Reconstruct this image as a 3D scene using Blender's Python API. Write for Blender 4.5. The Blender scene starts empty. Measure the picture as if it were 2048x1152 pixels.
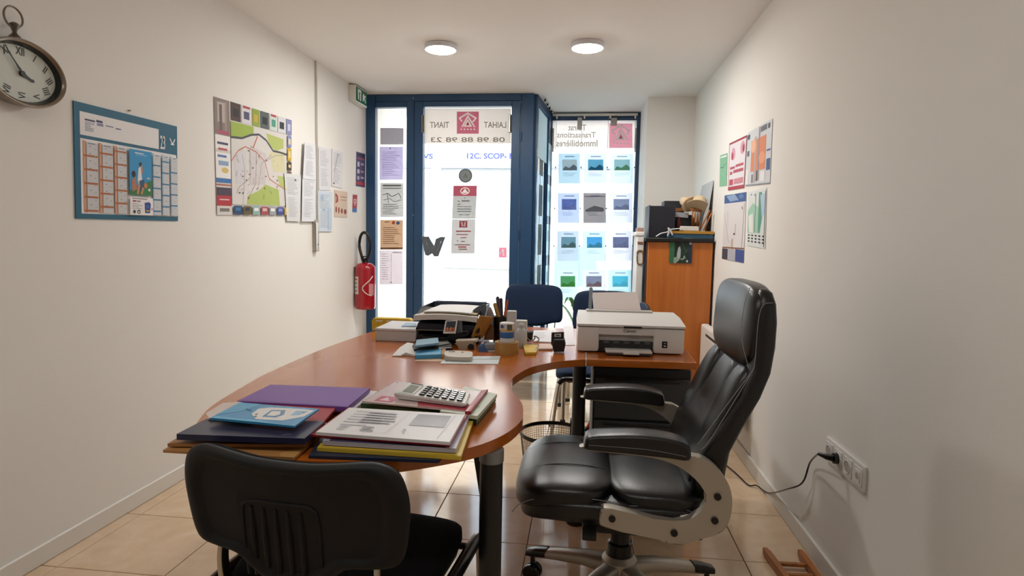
import bpy, bmesh, math, random
from mathutils import Vector, Matrix
random.seed(7)
S = bpy.context.scene
COL = S.collection
PI = math.pi
# ------------------------------------------------------------------ camera, world, exposure
CAM_H = 1.23
FPX, YAW, PIT, ROL = 1205.78, .11583, .08439, .01846
def _rot():
    c, s = math.cos(YAW), math.sin(YAW); A = Matrix(((c, s, 0), (0, 0, 1), (-s, c, 0)))
    c, s = math.cos(PIT), math.sin(PIT); B = Matrix(((1, 0, 0), (0, c, s), (0, -s, c)))
    c, s = math.cos(ROL), math.sin(ROL); D = Matrix(((c, s, 0), (-s, c, 0), (0, 0, 1)))
    return D @ B @ A
RM = _rot()
cd = bpy.data.cameras.new('camera'); cam = bpy.data.objects.new('camera', cd); COL.objects.link(cam)
cd.sensor_width = 36; cd.lens = FPX / 2048 * 36; cd.clip_start = .02; cd.clip_end = 200
right, up, fwd = RM[0], RM[1], RM[2]
cam.matrix_world = Matrix(((right[0], up[0], -fwd[0], 0), (right[1], up[1], -fwd[1], 0), (right[2], up[2], -fwd[2], CAM_H), (0, 0, 0, 1)))
S.camera = cam
w = bpy.data.worlds.new('sky'); S.world = w; w.use_nodes = True
bg = w.node_tree.nodes['Background']; bg.inputs[0].default_value = (.93, .97, 1, 1); bg.inputs[1].default_value = 5.4
S.view_settings.view_transform = 'Standard'; S.view_settings.look = 'None'
S.view_settings.exposure = 0.28; S.view_settings.gamma = 1; S.view_settings.use_curve_mapping = False
LAMP = 175.0

# a photograph position turned into a place on a real plane
def ray(px, py): return RM.transposed() @ Vector(((px - 1024) / FPX, -(py - 576) / FPX, 1))
def hx(px, py, X): d = ray(px, py); return Vector((0, 0, CAM_H)) + d * (X / d[0])
def hy(px, py, Y): d = ray(px, py); return Vector((0, 0, CAM_H)) + d * (Y / d[1])
def hz(px, py, Z): d = ray(px, py); return Vector((0, 0, CAM_H)) + d * ((Z - CAM_H) / d[2])

# ------------------------------------------------------------------ materials
def lin(h):
    h = h.lstrip('#'); r = []
    for i in (0, 2, 4):
        v = int(h[i:i + 2], 16) / 255; r.append(v / 12.92 if v <= .04045 else ((v + .055) / 1.055) ** 2.4)
    return (*r, 1)
MC = {}
def mat(h, rough=.5, metal=0, spec=.5, noise=0, nscale=40, bump=0, bscale=200, coat=0, trans=0, emit=0):
    k = (h, rough, metal, spec, noise, nscale, bump, bscale, coat, trans, emit)
    if k in MC: return MC[k]
    m = bpy.data.materials.new('paint_' + h.strip('#')); m.use_nodes = True; n = m.node_tree.nodes; l = m.node_tree.links
    b = n['Principled BSDF']; b.inputs['Base Color'].default_value = lin(h); b.inputs['Roughness'].default_value = rough
    b.inputs['Metallic'].default_value = metal; b.inputs['Specular IOR Level'].default_value = spec; b.inputs['Coat Weight'].default_value = coat
    b.inputs['Coat Roughness'].default_value = .08
    if emit: b.inputs['Emission Color'].default_value = lin(h); b.inputs['Emission Strength'].default_value = emit
    if noise or bump: tc = n.new('ShaderNodeTexCoord')
    if noise:
        t = n.new('ShaderNodeTexNoise'); t.inputs['Scale'].default_value = nscale; t.inputs['Detail'].default_value = 4
        l.new(tc.outputs['Object'], t.inputs['Vector'])
        x = n.new('ShaderNodeMix'); x.data_type = 'RGBA'; c = lin(h)
        x.inputs[6].default_value = (*[v * (1 - noise) for v in c[:3]], 1); x.inputs[7].default_value = (*[min(1, v * (1 + noise)) for v in c[:3]], 1)
        l.new(t.outputs['Fac'], x.inputs[0]); l.new(x.outputs[2], b.inputs['Base Color'])
    if bump:
        t = n.new('ShaderNodeTexNoise'); t.inputs['Scale'].default_value = bscale; l.new(tc.outputs['Object'], t.inputs['Vector'])
        u = n.new('ShaderNodeBump'); u.inputs['Strength'].default_value = bump; u.inputs['Distance'].default_value = .002
        l.new(t.outputs['Fac'], u.inputs['Height']); l.new(u.outputs[0], b.inputs['Normal'])
    if trans:
        d = n.new('ShaderNodeBsdfTranslucent'); d.inputs[0].default_value = lin(h); x = n.new('ShaderNodeMixShader'); x.inputs[0].default_value = trans
        l.new(b.outputs[0], x.inputs[1]); l.new(d.outputs[0], x.inputs[2]); l.new(x.outputs[0], n['Material Output'].inputs[0])
    MC[k] = m; return m
def wood(name, a, b_, scale, axis, rough=.22, coat=.3):
    m = bpy.data.materials.new(name); m.use_nodes = True; n = m.node_tree.nodes; l = m.node_tree.links; b = n['Principled BSDF']
    tc = n.new('ShaderNodeTexCoord'); mp = n.new('ShaderNodeMapping'); l.new(tc.outputs['Object'], mp.inputs[0])
    sc = [scale * 14] * 3; sc[axis] = scale; mp.inputs['Scale'].default_value = sc
    t = n.new('ShaderNodeTexNoise'); t.inputs['Scale'].default_value = 1; t.inputs['Detail'].default_value = 6; t.inputs['Distortion'].default_value = .3
    l.new(mp.outputs[0], t.inputs['Vector']); r = n.new('ShaderNodeValToRGB')
    r.color_ramp.elements[0].position = .3; r.color_ramp.elements[0].color = lin(a); r.color_ramp.elements[1].position = .72; r.color_ramp.elements[1].color = lin(b_)
    l.new(t.outputs['Fac'], r.inputs[0]); l.new(r.outputs[0], b.inputs['Base Color'])
    b.inputs['Roughness'].default_value = rough; b.inputs['Coat Weight'].default_value = coat; b.inputs['Coat Roughness'].default_value = .12
    return m
def glassmat(name, tint=(1, 1, 1)):
    m = bpy.data.materials.new(name); m.use_nodes = True; n = m.node_tree.nodes; l = m.node_tree.links; n.remove(n['Principled BSDF'])
    t = n.new('ShaderNodeBsdfTransparent'); t.inputs[0].default_value = (*tint, 1); g = n.new('ShaderNodeBsdfGlossy'); g.inputs['Roughness'].default_value = .02
    f = n.new('ShaderNodeFresnel'); f.inputs[0].default_value = 1.3; x = n.new('ShaderNodeMixShader')
    l.new(f.outputs[0], x.inputs[0]); l.new(t.outputs[0], x.inputs[1]); l.new(g.outputs[0], x.inputs[2]); l.new(x.outputs[0], n['Material Output'].inputs[0])
    return m
def tilemat():
    m = bpy.data.materials.new('beige_tile'); m.use_nodes = True; n = m.node_tree.nodes; l = m.node_tree.links; b = n['Principled BSDF']
    g = n.new('ShaderNodeNewGeometry'); t = n.new('ShaderNodeTexNoise'); t.inputs['Scale'].default_value = 7; t.inputs['Detail'].default_value = 7; t.inputs['Distortion'].default_value = 1.2
    l.new(g.outputs['Position'], t.inputs['Vector']); r = n.new('ShaderNodeValToRGB')
    r.color_ramp.elements[0].position = .25; r.color_ramp.elements[0].color = lin('#d6b896'); r.color_ramp.elements[1].position = .75; r.color_ramp.elements[1].color = lin('#e6cdb0')
    l.new(t.outputs['Fac'], r.inputs[0]); l.new(r.outputs[0], b.inputs['Base Color']); b.inputs['Roughness'].default_value = .1; b.inputs['Specular IOR Level'].default_value = .75
    return m
M_WALL = mat('#efece6', .75, spec=.25, noise=.015, nscale=3, bump=.12, bscale=260)
M_CEIL = mat('#f3f0ec', .85, spec=.15, noise=.01, nscale=2)
M_BASE = mat('#e6e2da', .45)
M_TILE = tilemat(); M_GROUT = mat('#6f5238', .85, noise=.2, nscale=30)
M_BLUE = mat('#1f4468', .38, noise=.08, nscale=6)
M_GLASS = glassmat('clear_glass'); M_GLASSB = glassmat('bluish_glass', (.72, .9, .97))
M_DESK = wood('cherry_desk', '#b46018', '#c0681e', 1.0, 1, .21, .35)
M_CAB = wood('cherry_cabinet', '#b5621f', '#cf7a30', 1.3, 2, .35, .1)
M_RACK = wood('oak_rack', '#8a4f20', '#b87334', 3, 1, .45, .1)
M_LEATH = mat('#0d0e11', .3, spec=.6, bump=.25, bscale=380)
M_BLK = mat('#0c0c0d', .5); M_BLKG = mat('#101113', .25); M_BLKF = mat('#08080a', .9, spec=.15, bump=.3, bscale=600)
M_SHELL = mat('#111214', .55, spec=.35, bump=.15, bscale=700)
M_NAVY = mat('#1c2b44', .85, spec=.2, noise=.1, nscale=200, bump=.3, bscale=500)
M_SILV = mat('#b9b2a6', .38, .55); M_CHR = mat('#c9c4ba', .16, 1); M_STEEL = mat('#9c9891', .3, .9)
M_WHITE = mat('#e8e6e2', .45); M_GREYD = mat('#3a3c3e', .5, noise=.05, nscale=20); M_KRAFT = mat('#b98a52', .8, noise=.1, nscale=30)
M_STITCH = mat('#8a8d92', .7)

# ------------------------------------------------------------------ mesh helpers
def mk(name, bm, m, parent=None, label=None, cat=None, group=None, kind=None, M=None, sharp=38):
    if M is not None: bm.transform(M)
    bmesh.ops.recalc_face_normals(bm, faces=bm.faces[:])
    a = math.radians(sharp)
    for f in bm.faces: f.smooth = len(f.verts) <= 4
    for e in bm.edges:
        e.smooth = len(e.link_faces) == 2 and e.calc_face_angle(0) < a
    me = bpy.data.meshes.new(name); bm.to_mesh(me); bm.free()
    for x in (m if isinstance(m, (list, tuple)) else [m]): me.materials.append(x)
    o = bpy.data.objects.new(name, me); COL.objects.link(o)
    if parent: o.parent = parent
    tag(o, label, cat, group, kind); return o
def tag(o, label=None, cat=None, group=None, kind=None):
    if label: o['label'] = label
    if cat: o['category'] = cat
    if group: o['group'] = group
    if kind: o['kind'] = kind
    return o
def thing(name, label, cat, loc=(0, 0, 0), rz=0, group=None, kind=None):
    o = bpy.data.objects.new(name, None); COL.objects.link(o); o.location = loc; o.rotation_euler = (0, 0, rz); o.empty_display_size = .05
    return tag(o, label, cat, group, kind)
def inv(t): return (Matrix.Translation(t.location) @ Matrix.Rotation(t.rotation_euler[2], 4, 'Z')).inverted()
def wpart(t, name, bm, m, label=None, kind=None, parent=None, sharp=38): return mk(name, bm, m, parent or t, label, kind=kind, M=inv(t), sharp=sharp)
def NB(): return bmesh.new()
def box(bm, x0, x1, y0, y1, z0, z1, bev=0, seg=2):
    v = [bm.verts.new((x, y, z)) for x in (x0, x1) for y in (y0, y1) for z in (z0, z1)]
    fs = [bm.faces.new([v[i] for i in q]) for q in ((0, 1, 3, 2), (4, 6, 7, 5), (0, 4, 5, 1), (2, 3, 7, 6), (0, 2, 6, 4), (1, 5, 7, 3))]
    if bev:
        es = list({e for f in fs for e in f.edges}); bmesh.ops.bevel(bm, geom=es, offset=bev, segments=seg, affect='EDGES', profile=.6)
    return bm
def prism(bm, pts, off, bev=0, seg=2):
    """closed 3-D outline pushed along the vector off"""
    off = Vector(off); a = [bm.verts.new(Vector(p)) for p in pts]; b = [bm.verts.new(Vector(p) + off) for p in pts]; n = len(pts)
    f1 = bm.faces.new(a[::-1]); f2 = bm.faces.new(b)
    for i in range(n): bm.faces.new((a[i], a[(i + 1) % n], b[(i + 1) % n], b[i]))
    if bev:
        es = list(f1.edges) + list(f2.edges); bmesh.ops.bevel(bm, geom=es, offset=bev, segments=seg, affect='EDGES', profile=.6)
    return bm
def smooth_loop(p, n=6, closed=True):
    p = [Vector(q) for q in p]; N = len(p); out = []
    for i in range(N if closed else N - 1):
        a, b, c, d = (p[(i - 1) % N], p[i], p[(i + 1) % N], p[(i + 2) % N]) if closed else (p[max(i - 1, 0)], p[i], p[i + 1], p[min(i + 2, N - 1)])
        for k in range(n):
            t = k / n; out.append(.5 * ((2 * b) + (c - a) * t + (2 * a - 5 * b + 4 * c - d) * t * t + (3 * b - a - 3 * c + d) * t ** 3))
    if not closed: out.append(p[-1])
    return out
def tube(bm, path, r, seg=8, closed=False, flat=1.0, up=Vector((0, 0, 1))):
    path = [Vector(p) for p in path]; N = len(path); rings = []
    for i in range(N):
        if closed: d = path[(i + 1) % N] - path[i - 1]
        else: d = path[min(i + 1, N - 1)] - path[max(i - 1, 0)]
        d.normalize(); u = d.cross(up)
        if u.length < 1e-3: u = d.cross(Vector((1, 0, 0)))
        u.normalize(); v = u.cross(d); rr = r[i] if isinstance(r, (list, tuple)) else r
        rings.append([bm.verts.new(path[i] + u * math.cos(2 * PI * k / seg) * rr + v * math.sin(2 * PI * k / seg) * rr * flat) for k in range(seg)])
    for i in range(N if closed else N - 1):
        A, B = rings[i], rings[(i + 1) % N]
        for k in range(seg): bm.faces.new((A[k], A[(k + 1) % seg], B[(k + 1) % seg], B[k]))
    if not closed: bm.faces.new(rings[0][::-1]); bm.faces.new(rings[-1])
    return bm
def lathe(bm, prof, c=(0, 0, 0), seg=32, sx=1, axis='z', sy=1):
    """prof: (r, h) list from bottom to top; axis z or x"""
    c = Vector(c); rings = []
    for r, h in prof:
        ring = []
        for k in range(seg):
            a = 2 * PI * k / seg; p, q = r * math.cos(a) * sx, r * math.sin(a) * sy
            ring.append(bm.verts.new(c + (Vector((p, q, h)) if axis == 'z' else Vector((h, p, q)) if axis == 'x' else Vector((p, h, q)))))
        rings.append(ring)
    for A, B in zip(rings, rings[1:]):
        for k in range(seg): bm.faces.new((A[k], A[(k + 1) % seg], B[(k + 1) % seg], B[k]))
    bm.faces.new(rings[0][::-1]); bm.faces.new(rings[-1]); return bm
def loft(bm, rings, cap=True):
    R = [[bm.verts.new(p) for p in r] for r in rings]; n = len(R[0])
    for A, B in zip(R, R[1:]):
        for k in range(n): bm.faces.new((A[k], A[(k + 1) % n], B[(k + 1) % n], B[k]))
    if cap: bm.faces.new(R[0][::-1]); bm.faces.new(R[-1])
    return bm
def sup(n, a, b, e, N=40):
    r = []
    for k in range(N):
        t = 2 * PI * k / N; c, s = math.cos(t), math.sin(t)
        r.append((a * math.copysign(abs(c) ** (2 / e), c), b * math.copysign(abs(s) ** (2 / e), s)))
    return r
def cushion(bm, x0, x1, y0, y1, z0, z1, e=5, N=10, fn=None):
    """rounded pillow block"""
    t = bmesh.new(); bmesh.ops.create_cube(t, size=2); bmesh.ops.subdivide_edges(t, edges=t.edges[:], cuts=N, use_grid_fill=True)
    vm = {}
    for v in t.verts:
        p = v.co; k = (abs(p.x) ** e + abs(p.y) ** e + abs(p.z) ** e) ** (-1 / e); q = p * k
        q = Vector(((x0 + x1) / 2 + q.x * (x1 - x0) / 2, (y0 + y1) / 2 + q.y * (y1 - y0) / 2, (z0 + z1) / 2 + q.z * (z1 - z0) / 2))
        if fn: q = fn(q)
        vm[v] = bm.verts.new(q)
    for f in t.faces: bm.faces.new([vm[v] for v in f.verts])
    t.free(); return bm
def disc(bm, c, r, nrm, th, seg=24):
    nrm = Vector(nrm).normalized(); u = nrm.orthogonal().normalized(); v = nrm.cross(u); c = Vector(c)
    return prism(bm, [c + u * math.cos(2 * PI * k / seg) * r + v * math.sin(2 * PI * k / seg) * r for k in range(seg)], nrm * th)
TC = {}
def textgeo(s, bold=.012):
    if s in TC: return TC[s]
    c = bpy.data.curves.new('t', 'FONT'); c.body = s; c.size = 1; c.resolution_u = 3; c.offset = bold; o = bpy.data.objects.new('t', c)
    me = bpy.data.meshes.new_from_object(o); vs = [tuple(v.co) for v in me.vertices]; fs = [tuple(p.vertices) for p in me.polygons]
    bpy.data.objects.remove(o); bpy.data.curves.remove(c); bpy.data.meshes.remove(me)
    x0, x1 = min(v[0] for v in vs), max(v[0] for v in vs); y0, y1 = min(v[1] for v in vs), max(v[1] for v in vs)
    TC[s] = ([((v[0] - x0) / (x1 - x0), (v[1] - y0) / (y1 - y0)) for v in vs], fs, (x1 - x0) / (y1 - y0)); return TC[s]
def sheet(name, label, cat, quad, hexc, deco=(), face=(1, 0, 0), th=.0012, rough=.6, trans=0, group=None, parent=None, t=None, emitless=True, curl=0, lift=.0003):
    """printed flat thing: quad TL,TR,BR,BL seen from the face side; decorations are flat print"""
    bm = NB(); TL, TR, BR, BL = [Vector(q) for q in quad]; nrm = (TR - TL).cross(BL - TL).normalized()
    if nrm.dot(Vector(face)) < 0: nrm = -nrm
    W, Hh = (TR - TL).length, (BL - TL).length
    def P(u, v, k=0): return (TL * (1 - u) * (1 - v) + TR * u * (1 - v) + BR * u * v + BL * (1 - u) * v) + nrm * (lift * k + curl * (4 * (v - .5) ** 2 if curl else 0))
    mats = [mat(hexc, rough, trans=trans)]; idx = {hexc: 0}
    def mi(h):
        if h not in idx:
            idx[h] = len(mats); hh = h
            if trans: hh = '#' + ''.join('%02x' % int(int(h[i:i + 2], 16) * .84 + 255 * .16) for i in (1, 3, 5))
            lum = sum(int(h[i:i + 2], 16) for i in (1, 3, 5)) / 765
            mats.append(mat(hh if lum < .85 else '#fbf8f6', rough, trans=trans if lum < .85 else .12))
        return idx[h]
    n = 8 if curl else 1
    front = [[bm.verts.new(P(u, i / n)) for u in (0, 1)] for i in range(n + 1)]; back = [[bm.verts.new(P(u, i / n) - nrm * th) for u in (0, 1)] for i in range(n + 1)]
    for i in range(n):
        bm.faces.new((front[i][0], front[i][1], front[i + 1][1], front[i + 1][0]))
        if trans: continue
        bm.faces.new((back[i][0], back[i + 1][0], back[i + 1][1], back[i][1]))
        for s in (0, 1): bm.faces.new((front[i][s], front[i + 1][s], back[i + 1][s], back[i][s]))
    if trans:
        for rw in back:
            for v in rw: bm.verts.remove(v)
    else: bm.faces.new((front[0][0], back[0][0], back[0][1], front[0][1])); bm.faces.new((front[n][0], front[n][1], back[n][1], back[n][0]))
    fl = []
    def poly(pts, h, k):
        vs = [bm.verts.new(P(u, v, k)) for u, v in pts]
        try: f = bm.faces.new(vs); f.material_index = mi(h); fl.append(f)
        except ValueError: pass
    for k, d in enumerate(deco, 1):
        k = 1 + k * .22; c = d[0]
        if c == 'r': _, a, b, e, f, h = d; poly([(a, b), (e, b), (e, f), (a, f)], h, k)
        elif c == 'p': poly(d[1], d[2], k)
        elif c == 'e': _, u, v, ru, rv, h = d; poly([(u + ru * math.cos(2 * PI * i / 20), v + rv * math.sin(2 * PI * i / 20)) for i in range(20)], h, k)
        elif c == 'l':
            _, pts, wd, h = d; ar = W / Hh
            for (a, b), (e, f) in zip(pts, pts[1:]):
                dx, dy = (e - a) * W, (f - b) * Hh; L = math.hypot(dx, dy) or 1; ox, oy = -dy / L * wd / 2, dx / L * wd / 2
                poly([(a + ox / W, b + oy / Hh), (e + ox / W, f + oy / Hh), (e - ox / W, f - oy / Hh), (a - ox / W, b - oy / Hh)], h, k)
        elif c == 't':   # text fitted into a box u0,v0,u1,v1 ; m mirrored
            _, s, a, b, e, f, h, m = d; vs, fs, _r = textgeo(s)
            bv = [bm.verts.new(P((e - x * (e - a)) if m else (a + x * (e - a)), f - y * (f - b), k)) for x, y in vs]
            for q in fs:
                try: ff = bm.faces.new([bv[i] for i in q]); ff.material_index = mi(h)
                except ValueError: pass
    o = bm; bmn = bm
    for f in bm.faces: f.smooth = False
    me = bpy.data.meshes.new(name)
    if t is not None: bm.transform(inv(t))
    bm.to_mesh(me); bm.free()
    for x in mats: me.materials.append(x)
    ob = bpy.data.objects.new(name, me); COL.objects.link(ob)
    if parent or t: ob.parent = parent or t
    return tag(ob, label, cat, group)
def para(u0, v0, u1, v1, n, h, seed=0, k=.45):
    r = random.Random(seed); st = (v1 - v0) / n
    return [('r', u0, v0 + i * st, u0 + (u1 - u0) * r.uniform(.55, 1), v0 + i * st + st * k, h) for i in range(n)]
def copy_thing(o, parent=None):
    c = o.copy(); COL.objects.link(c); c.parent = parent
    for ch in list(o.children): copy_thing(ch, c)
    return c

# ================================================================== THE ROOM
XL, XR, ZC = -1.949, .930, 2.463
YB, YD, YV, YC = -2.3, 5.30, 6.12, 5.46        # rear wall, door plane, shop window plane, column face
def struct(name, bm, m, label=None, cat=None, sharp=38): return mk(name, bm, m, None, label, cat, None, 'structure', sharp=sharp)
bm = NB(); box(bm, XL - .15, XR + .15, YB - .15, YV + .15, -.06, -.006)
floor = struct('floor', bm, M_GROUT, 'floor of large beige glossy ceramic tiles with brown joints', 'floor')
TS, TX0, TY0 = .42116, -1.87464, 1.90182
tm = {}
def tile_mesh(wd, dp):
    k = (round(wd, 3), round(dp, 3))
    if k not in tm:
        b = NB(); box(b, -wd / 2, wd / 2, -dp / 2, dp / 2, -.008, 0)
        top = [e for e in b.edges if all(v.co.z > -.001 for v in e.verts)]; bmesh.ops.bevel(b, geom=top, offset=.0015, segments=1, affect='EDGES')
        me = bpy.data.meshes.new('tile'); b.to_mesh(me); b.free(); me.materials.append(M_TILE); tm[k] = me
    return tm[k]
g = .0032
for j in range(-10, 12):
    for i in range(-1, 8):
        y0, y1 = TY0 + j * TS, TY0 + (j + 1) * TS; x0, x1 = TX0 + i * TS, TX0 + (i + 1) * TS
        xa, xb = max(x0, XL), min(x1, XR); ya, yb = max(y0, YB), min(y1, YV)
        if ya >= YD - .02: xa, xb = max(xa, -.45), min(xb, .53)
        elif yb > YD + .02 and xb < -.46: yb = YD
        if xb - xa < .02 or yb - ya < .02: continue
        o = bpy.data.objects.new('tile', tile_mesh(xb - xa - g, yb - ya - g)); COL.objects.link(o); o.parent = floor; o.location = ((xa + xb) / 2, (ya + yb) / 2, 0)
bm = NB(); box(bm, XL - .15, XR + .15, YB - .15, YV + .15, ZC, ZC + .12); struct('ceiling', bm, M_CEIL, 'plain white plaster ceiling', 'ceiling')
bm = NB(); box(bm, XL - .15, XL, YB - .15, YV + .15, -.06, ZC); struct('wall_left', bm, M_WALL, 'off white painted left wall with calendar and map', 'wall')
bm = NB(); box(bm, XR, XR + .15, YB - .15, YV + .15, -.06, ZC); struct('wall_right', bm, M_WALL, 'off white painted right wall with socket strip and posters', 'wall')
bm = NB(); box(bm, XL, XR, YB - .15, YB, -.06, ZC); struct('wall_rear', bm, M_WALL, 'off white wall behind the viewer', 'wall')
bm = NB(); box(bm, .522, XR, YC, YV + .15, -.06, ZC); struct('wall_back', bm, M_WALL, 'white wall pier right of the shop window', 'wall')
def skirting(name, x0, x1, y0, y1, label):
    bm = NB(); box(bm, x0, x1, y0, y1, 0, .074, .004, 1); struct(name, bm, M_BASE, label, 'baseboard')
skirting('baseboard_left', XL, XL + .013, YB, YD - .06, 'white painted baseboard along the left wall')
skirting('baseboard_right', XR - .013, XR, YB, YC, 'white painted baseboard along the right wall')

# ---- glazed shop door with sidelight
d1 = thing('door_1', 'dark blue framed glass shop door with narrow sidelight', 'door', (-1.2, YD, 0), kind='structure')
def dbox(name, x0, x1, z0, z1, y0=YD - .03, y1=YD + .04, m=M_BLUE, parent=None, bev=.004):
    bm = NB(); box(bm, x0, x1, y0, y1, z0, z1, bev, 1); return wpart(d1, name, bm, m, parent=parent)
dbox('jamb', XL, -1.862, .0, ZC - .002); dbox('mullion', -1.577, -1.506, 0, ZC - .06); dbox('jamb', -.562, -.452, 0, ZC - .002)
dbox('head_rail', -1.862, -.562, ZC - .062, ZC - .002); dbox('head_rail', -1.862, -1.577, 2.352, ZC - .062); dbox('threshold', -1.862, -.562, 0, .03)
dbox('bottom_rail', -1.862, -1.577, .03, .12); dbox('glass_pane', -1.862, -1.577, .12, 2.352, YD, YD + .008, M_GLASS, bev=0)
leaf = dbox('door_leaf', -1.500, -1.424, .035, ZC - .066, YD - .045, YD + .03)
dbox('door_stile', -.642, -.566, .035, ZC - .066, YD - .045, YD + .03, parent=None)
dbox('door_rail', -1.424, -.642, 2.352, ZC - .066, YD - .045, YD + .03); dbox('door_rail', -1.424, -.642, .035, .16, YD - .045, YD + .03)
dbox('glass_pane', -1.424, -.642, .16, 2.352, YD - .004, YD + .006, M_GLASS, bev=0)
for xx in (-1.418, -.650):
    a = hy(850, 233, YD - .06); dbox('glazing_clip', xx - .017, xx + .008, 2.125, 2.28, YD - .062, YD - .03, M_STEEL); dbox('glazing_clip', xx - .003, xx + .004, 2.13, 2.275, YD - .066, YD - .06, M_BLK)
for z in (.4, 1.25, 2.1):
    bm = NB(); lathe(bm, [(.007, z - .035), (.007, z + .035)], (-.560, YD - .05, 0), 10); wpart(d1, 'hinge', bm, M_BLUE)
for p in ((829, 196), (829, 430), (833, 560)):
    q = hy(*p, YD - .03); bm = NB(); disc(bm, (q.x - .012, YD - .03, q.z), .006, (0, -1, 0), .004, 10); wpart(d1, 'screw', bm, M_STEEL)
# W-shaped pull handle
hd = []
for pts in ([(842, 473), (857, 473), (868, 495), (871, 478), (880, 474), (890, 474), (876, 513), (868, 513), (864, 505), (856, 512), (850, 510)],):
    bm = NB(); prism(bm, [hy(*p, 5.2) for p in pts], (0, .022, 0), .004, 1); hnd = wpart(d1, 'handle', bm, mat('#66707a', .3, .6), 'dark metal pull handle shaped like a W')
bm = NB()
for p in ((853, 490), (872, 492)): tube(bm, [hy(*p, 5.215), hy(*p, 5.215) + Vector((0, .06, 0))], .008, 8)
wpart(d1, 'handle_post', bm, M_STEEL, parent=hnd)
bm = NB()
for a, b in (((850, 478), (860, 505)), ((884, 479), (872, 507)), ((869, 492), (866, 500))): tube(bm, [hy(*a, 5.199), hy(*b, 5.199)], .0025, 6)
wpart(d1, 'handle_edge', bm, M_CHR, parent=hnd)

# ---- return side glass between door and shop window
A, B = Vector((-.452, YD + .02, 0)), Vector((-.372, YV, 0)); dr = (B - A).normalized(); nn = Vector((dr.y, -dr.x, 0))
w1 = thing('window_1', 'narrow blue framed side pane between door and shop window', 'window', A, kind='structure')
def rbar(name, s0, s1, z0, z1, t0=-.02, t1=.03, m=M_BLUE):
    bm = NB(); q = [A + dr * s0 + nn * t0, A + dr * s1 + nn * t0, A + dr * s1 + nn * t1, A + dr * s0 + nn * t1]
    prism(bm, [Vector((p.x, p.y, z0)) for p in q], (0, 0, z1 - z0)); return wpart(w1, name, bm, m)
LR = (B - A).length
rbar('jamb', 0, .05, 0, ZC); rbar('jamb', LR - .16, LR, 0, ZC); rbar('head_rail', .05, LR - .16, ZC - .07, ZC); rbar('bottom_rail', .05, LR - .16, 0, .1)
rbar('glass_pane', .05, LR - .16, .1, ZC - .07, 0, .008, M_GLASSB)
# ---- shop window
w2 = thing('window_2', 'large blue framed shop window hung with property sheets', 'window', (.08, YV, 0), kind='structure')
def vbox(name, x0, x1, z0, z1, y0=YV - .02, y1=YV + .05, m=M_BLUE):
    bm = NB(); box(bm, x0, x1, y0, y1, z0, z1, .003, 1); return wpart(w2, name, bm, m)
vbox('jamb', -.372, -.335, 0, ZC); vbox('jamb', .487, .522, 0, ZC); vbox('head_rail', -.335, .487, 2.39, ZC); vbox('bottom_rail', -.335, .487, 0, .12)
vbox('glass_pane', -.335, .487, .12, 2.39, YV + .005, YV + .013, M_GLASS)
vbox('glazing_clip', -.335, -.318, 2.08, 2.31, YV - .04, YV - .02, M_STEEL); vbox('glazing_clip', .472, .489, 2.08, 2.31, YV - .04, YV - .02, M_STEEL)
vbox('sash_clamp', -.09, -.045, 2.30, 2.415, YV - .045, YV - .02, M_STEEL); vbox('sash_clamp', .235, .295, 2.335, 2.41, YV - .045, YV - .02, M_STEEL)

# ================================================================== STREET OUTSIDE
bm = NB(); box(bm, -16, 16, YV + .15, 8.2, -.2, -.03); struct('pavement', bm, mat('#d8d4cc', .8, noise=.06, nscale=4), 'pale pavement outside the shop door', 'pavement')
bm = NB(); box(bm, -16, 16, 8.2, 11.6, -.3, -.14); struct('road', bm, mat('#b9b8b8', .85, noise=.08, nscale=5), 'light grey street seen through the door', 'road')
bm = NB(); box(bm, -16, 16, 11.6, 13.0, -.3, -.03, .02, 1); struct('pavement_far', bm, mat('#d9d6d0', .8, noise=.05, nscale=4), 'pale kerbed pavement across the street', 'pavement')
YF = 13.0
fb = thing('street_building', 'cream shop building with lettered sign band across the street', 'building', (-2, YF, 0))
def fbox(name, x0, x1, z0, z1, d0=0, d1_=.2, m='#efe9df', rough=.7):
    bm = NB(); box(bm, x0, x1, YF - d0, YF + d1_, z0, z1); return wpart(fb, name, bm, m if not isinstance(m, str) else mat(m, rough))
fbox('wall', -12, 12, -.1, 7.2, 0, .4, '#cfc6b8')
fbox('sign_band', -7, 1.0, 2.76, 3.2, .10, 0, '#b4c0ca'); fbox('cornice', -7, 1.0, 2.68, 2.76, .16, 0, '#7f8ca4')
fbox('pillar', -3.32, -3.10, -.1, 2.68, .06, 0, '#fbf6ef'); fbox('plinth', -3.10, -1.4, -.1, .42, .05, 0, '#f4e9db'); fbox('sill', -3.14, -1.5, .42, .49, .12, 0, '#b0a28f')
fbox('window_frame', -3.1, -1.52, .49, 2.66, .02, 0, '#9fa6a8'); fbox('shutter_backing', -3.05, -1.58, .52, 2.6, .03, 0, '#98a6a4')
sl = NB(); box(sl, -.026, .026, -.006, .006, 0, 2.06); slm = bpy.data.meshes.new('blind_slat'); sl.to_mesh(slm); sl.free(); slm.materials.append(mat('#b9c6c2', .6))
for k in range(26):
    o = bpy.data.objects.new('blind_slat', slm); COL.objects.link(o); o.parent = fb; o.location = (-3.02 + k * .0565 + 2, -.045, .53)
fbox('transom', -3.62, -3.36, 2.28, 2.6, .03, 0, '#8d989f', .2); fbox('shop_door', -3.66, -3.33, 0, 2.2, .03, 0, '#f2e7dc'); fbox('shop_door_glass', -3.60, -3.40, 1.3, 2.08, .045, -.03, '#8795a2', .2)
fbox('notice_plate', -3.58, -3.42, .98, 1.14, .05, -.03, '#e8a8a0'); fbox('notice_plate', -3.565, -3.435, .995, 1.125, .055, -.03, '#f6ece6')
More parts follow.
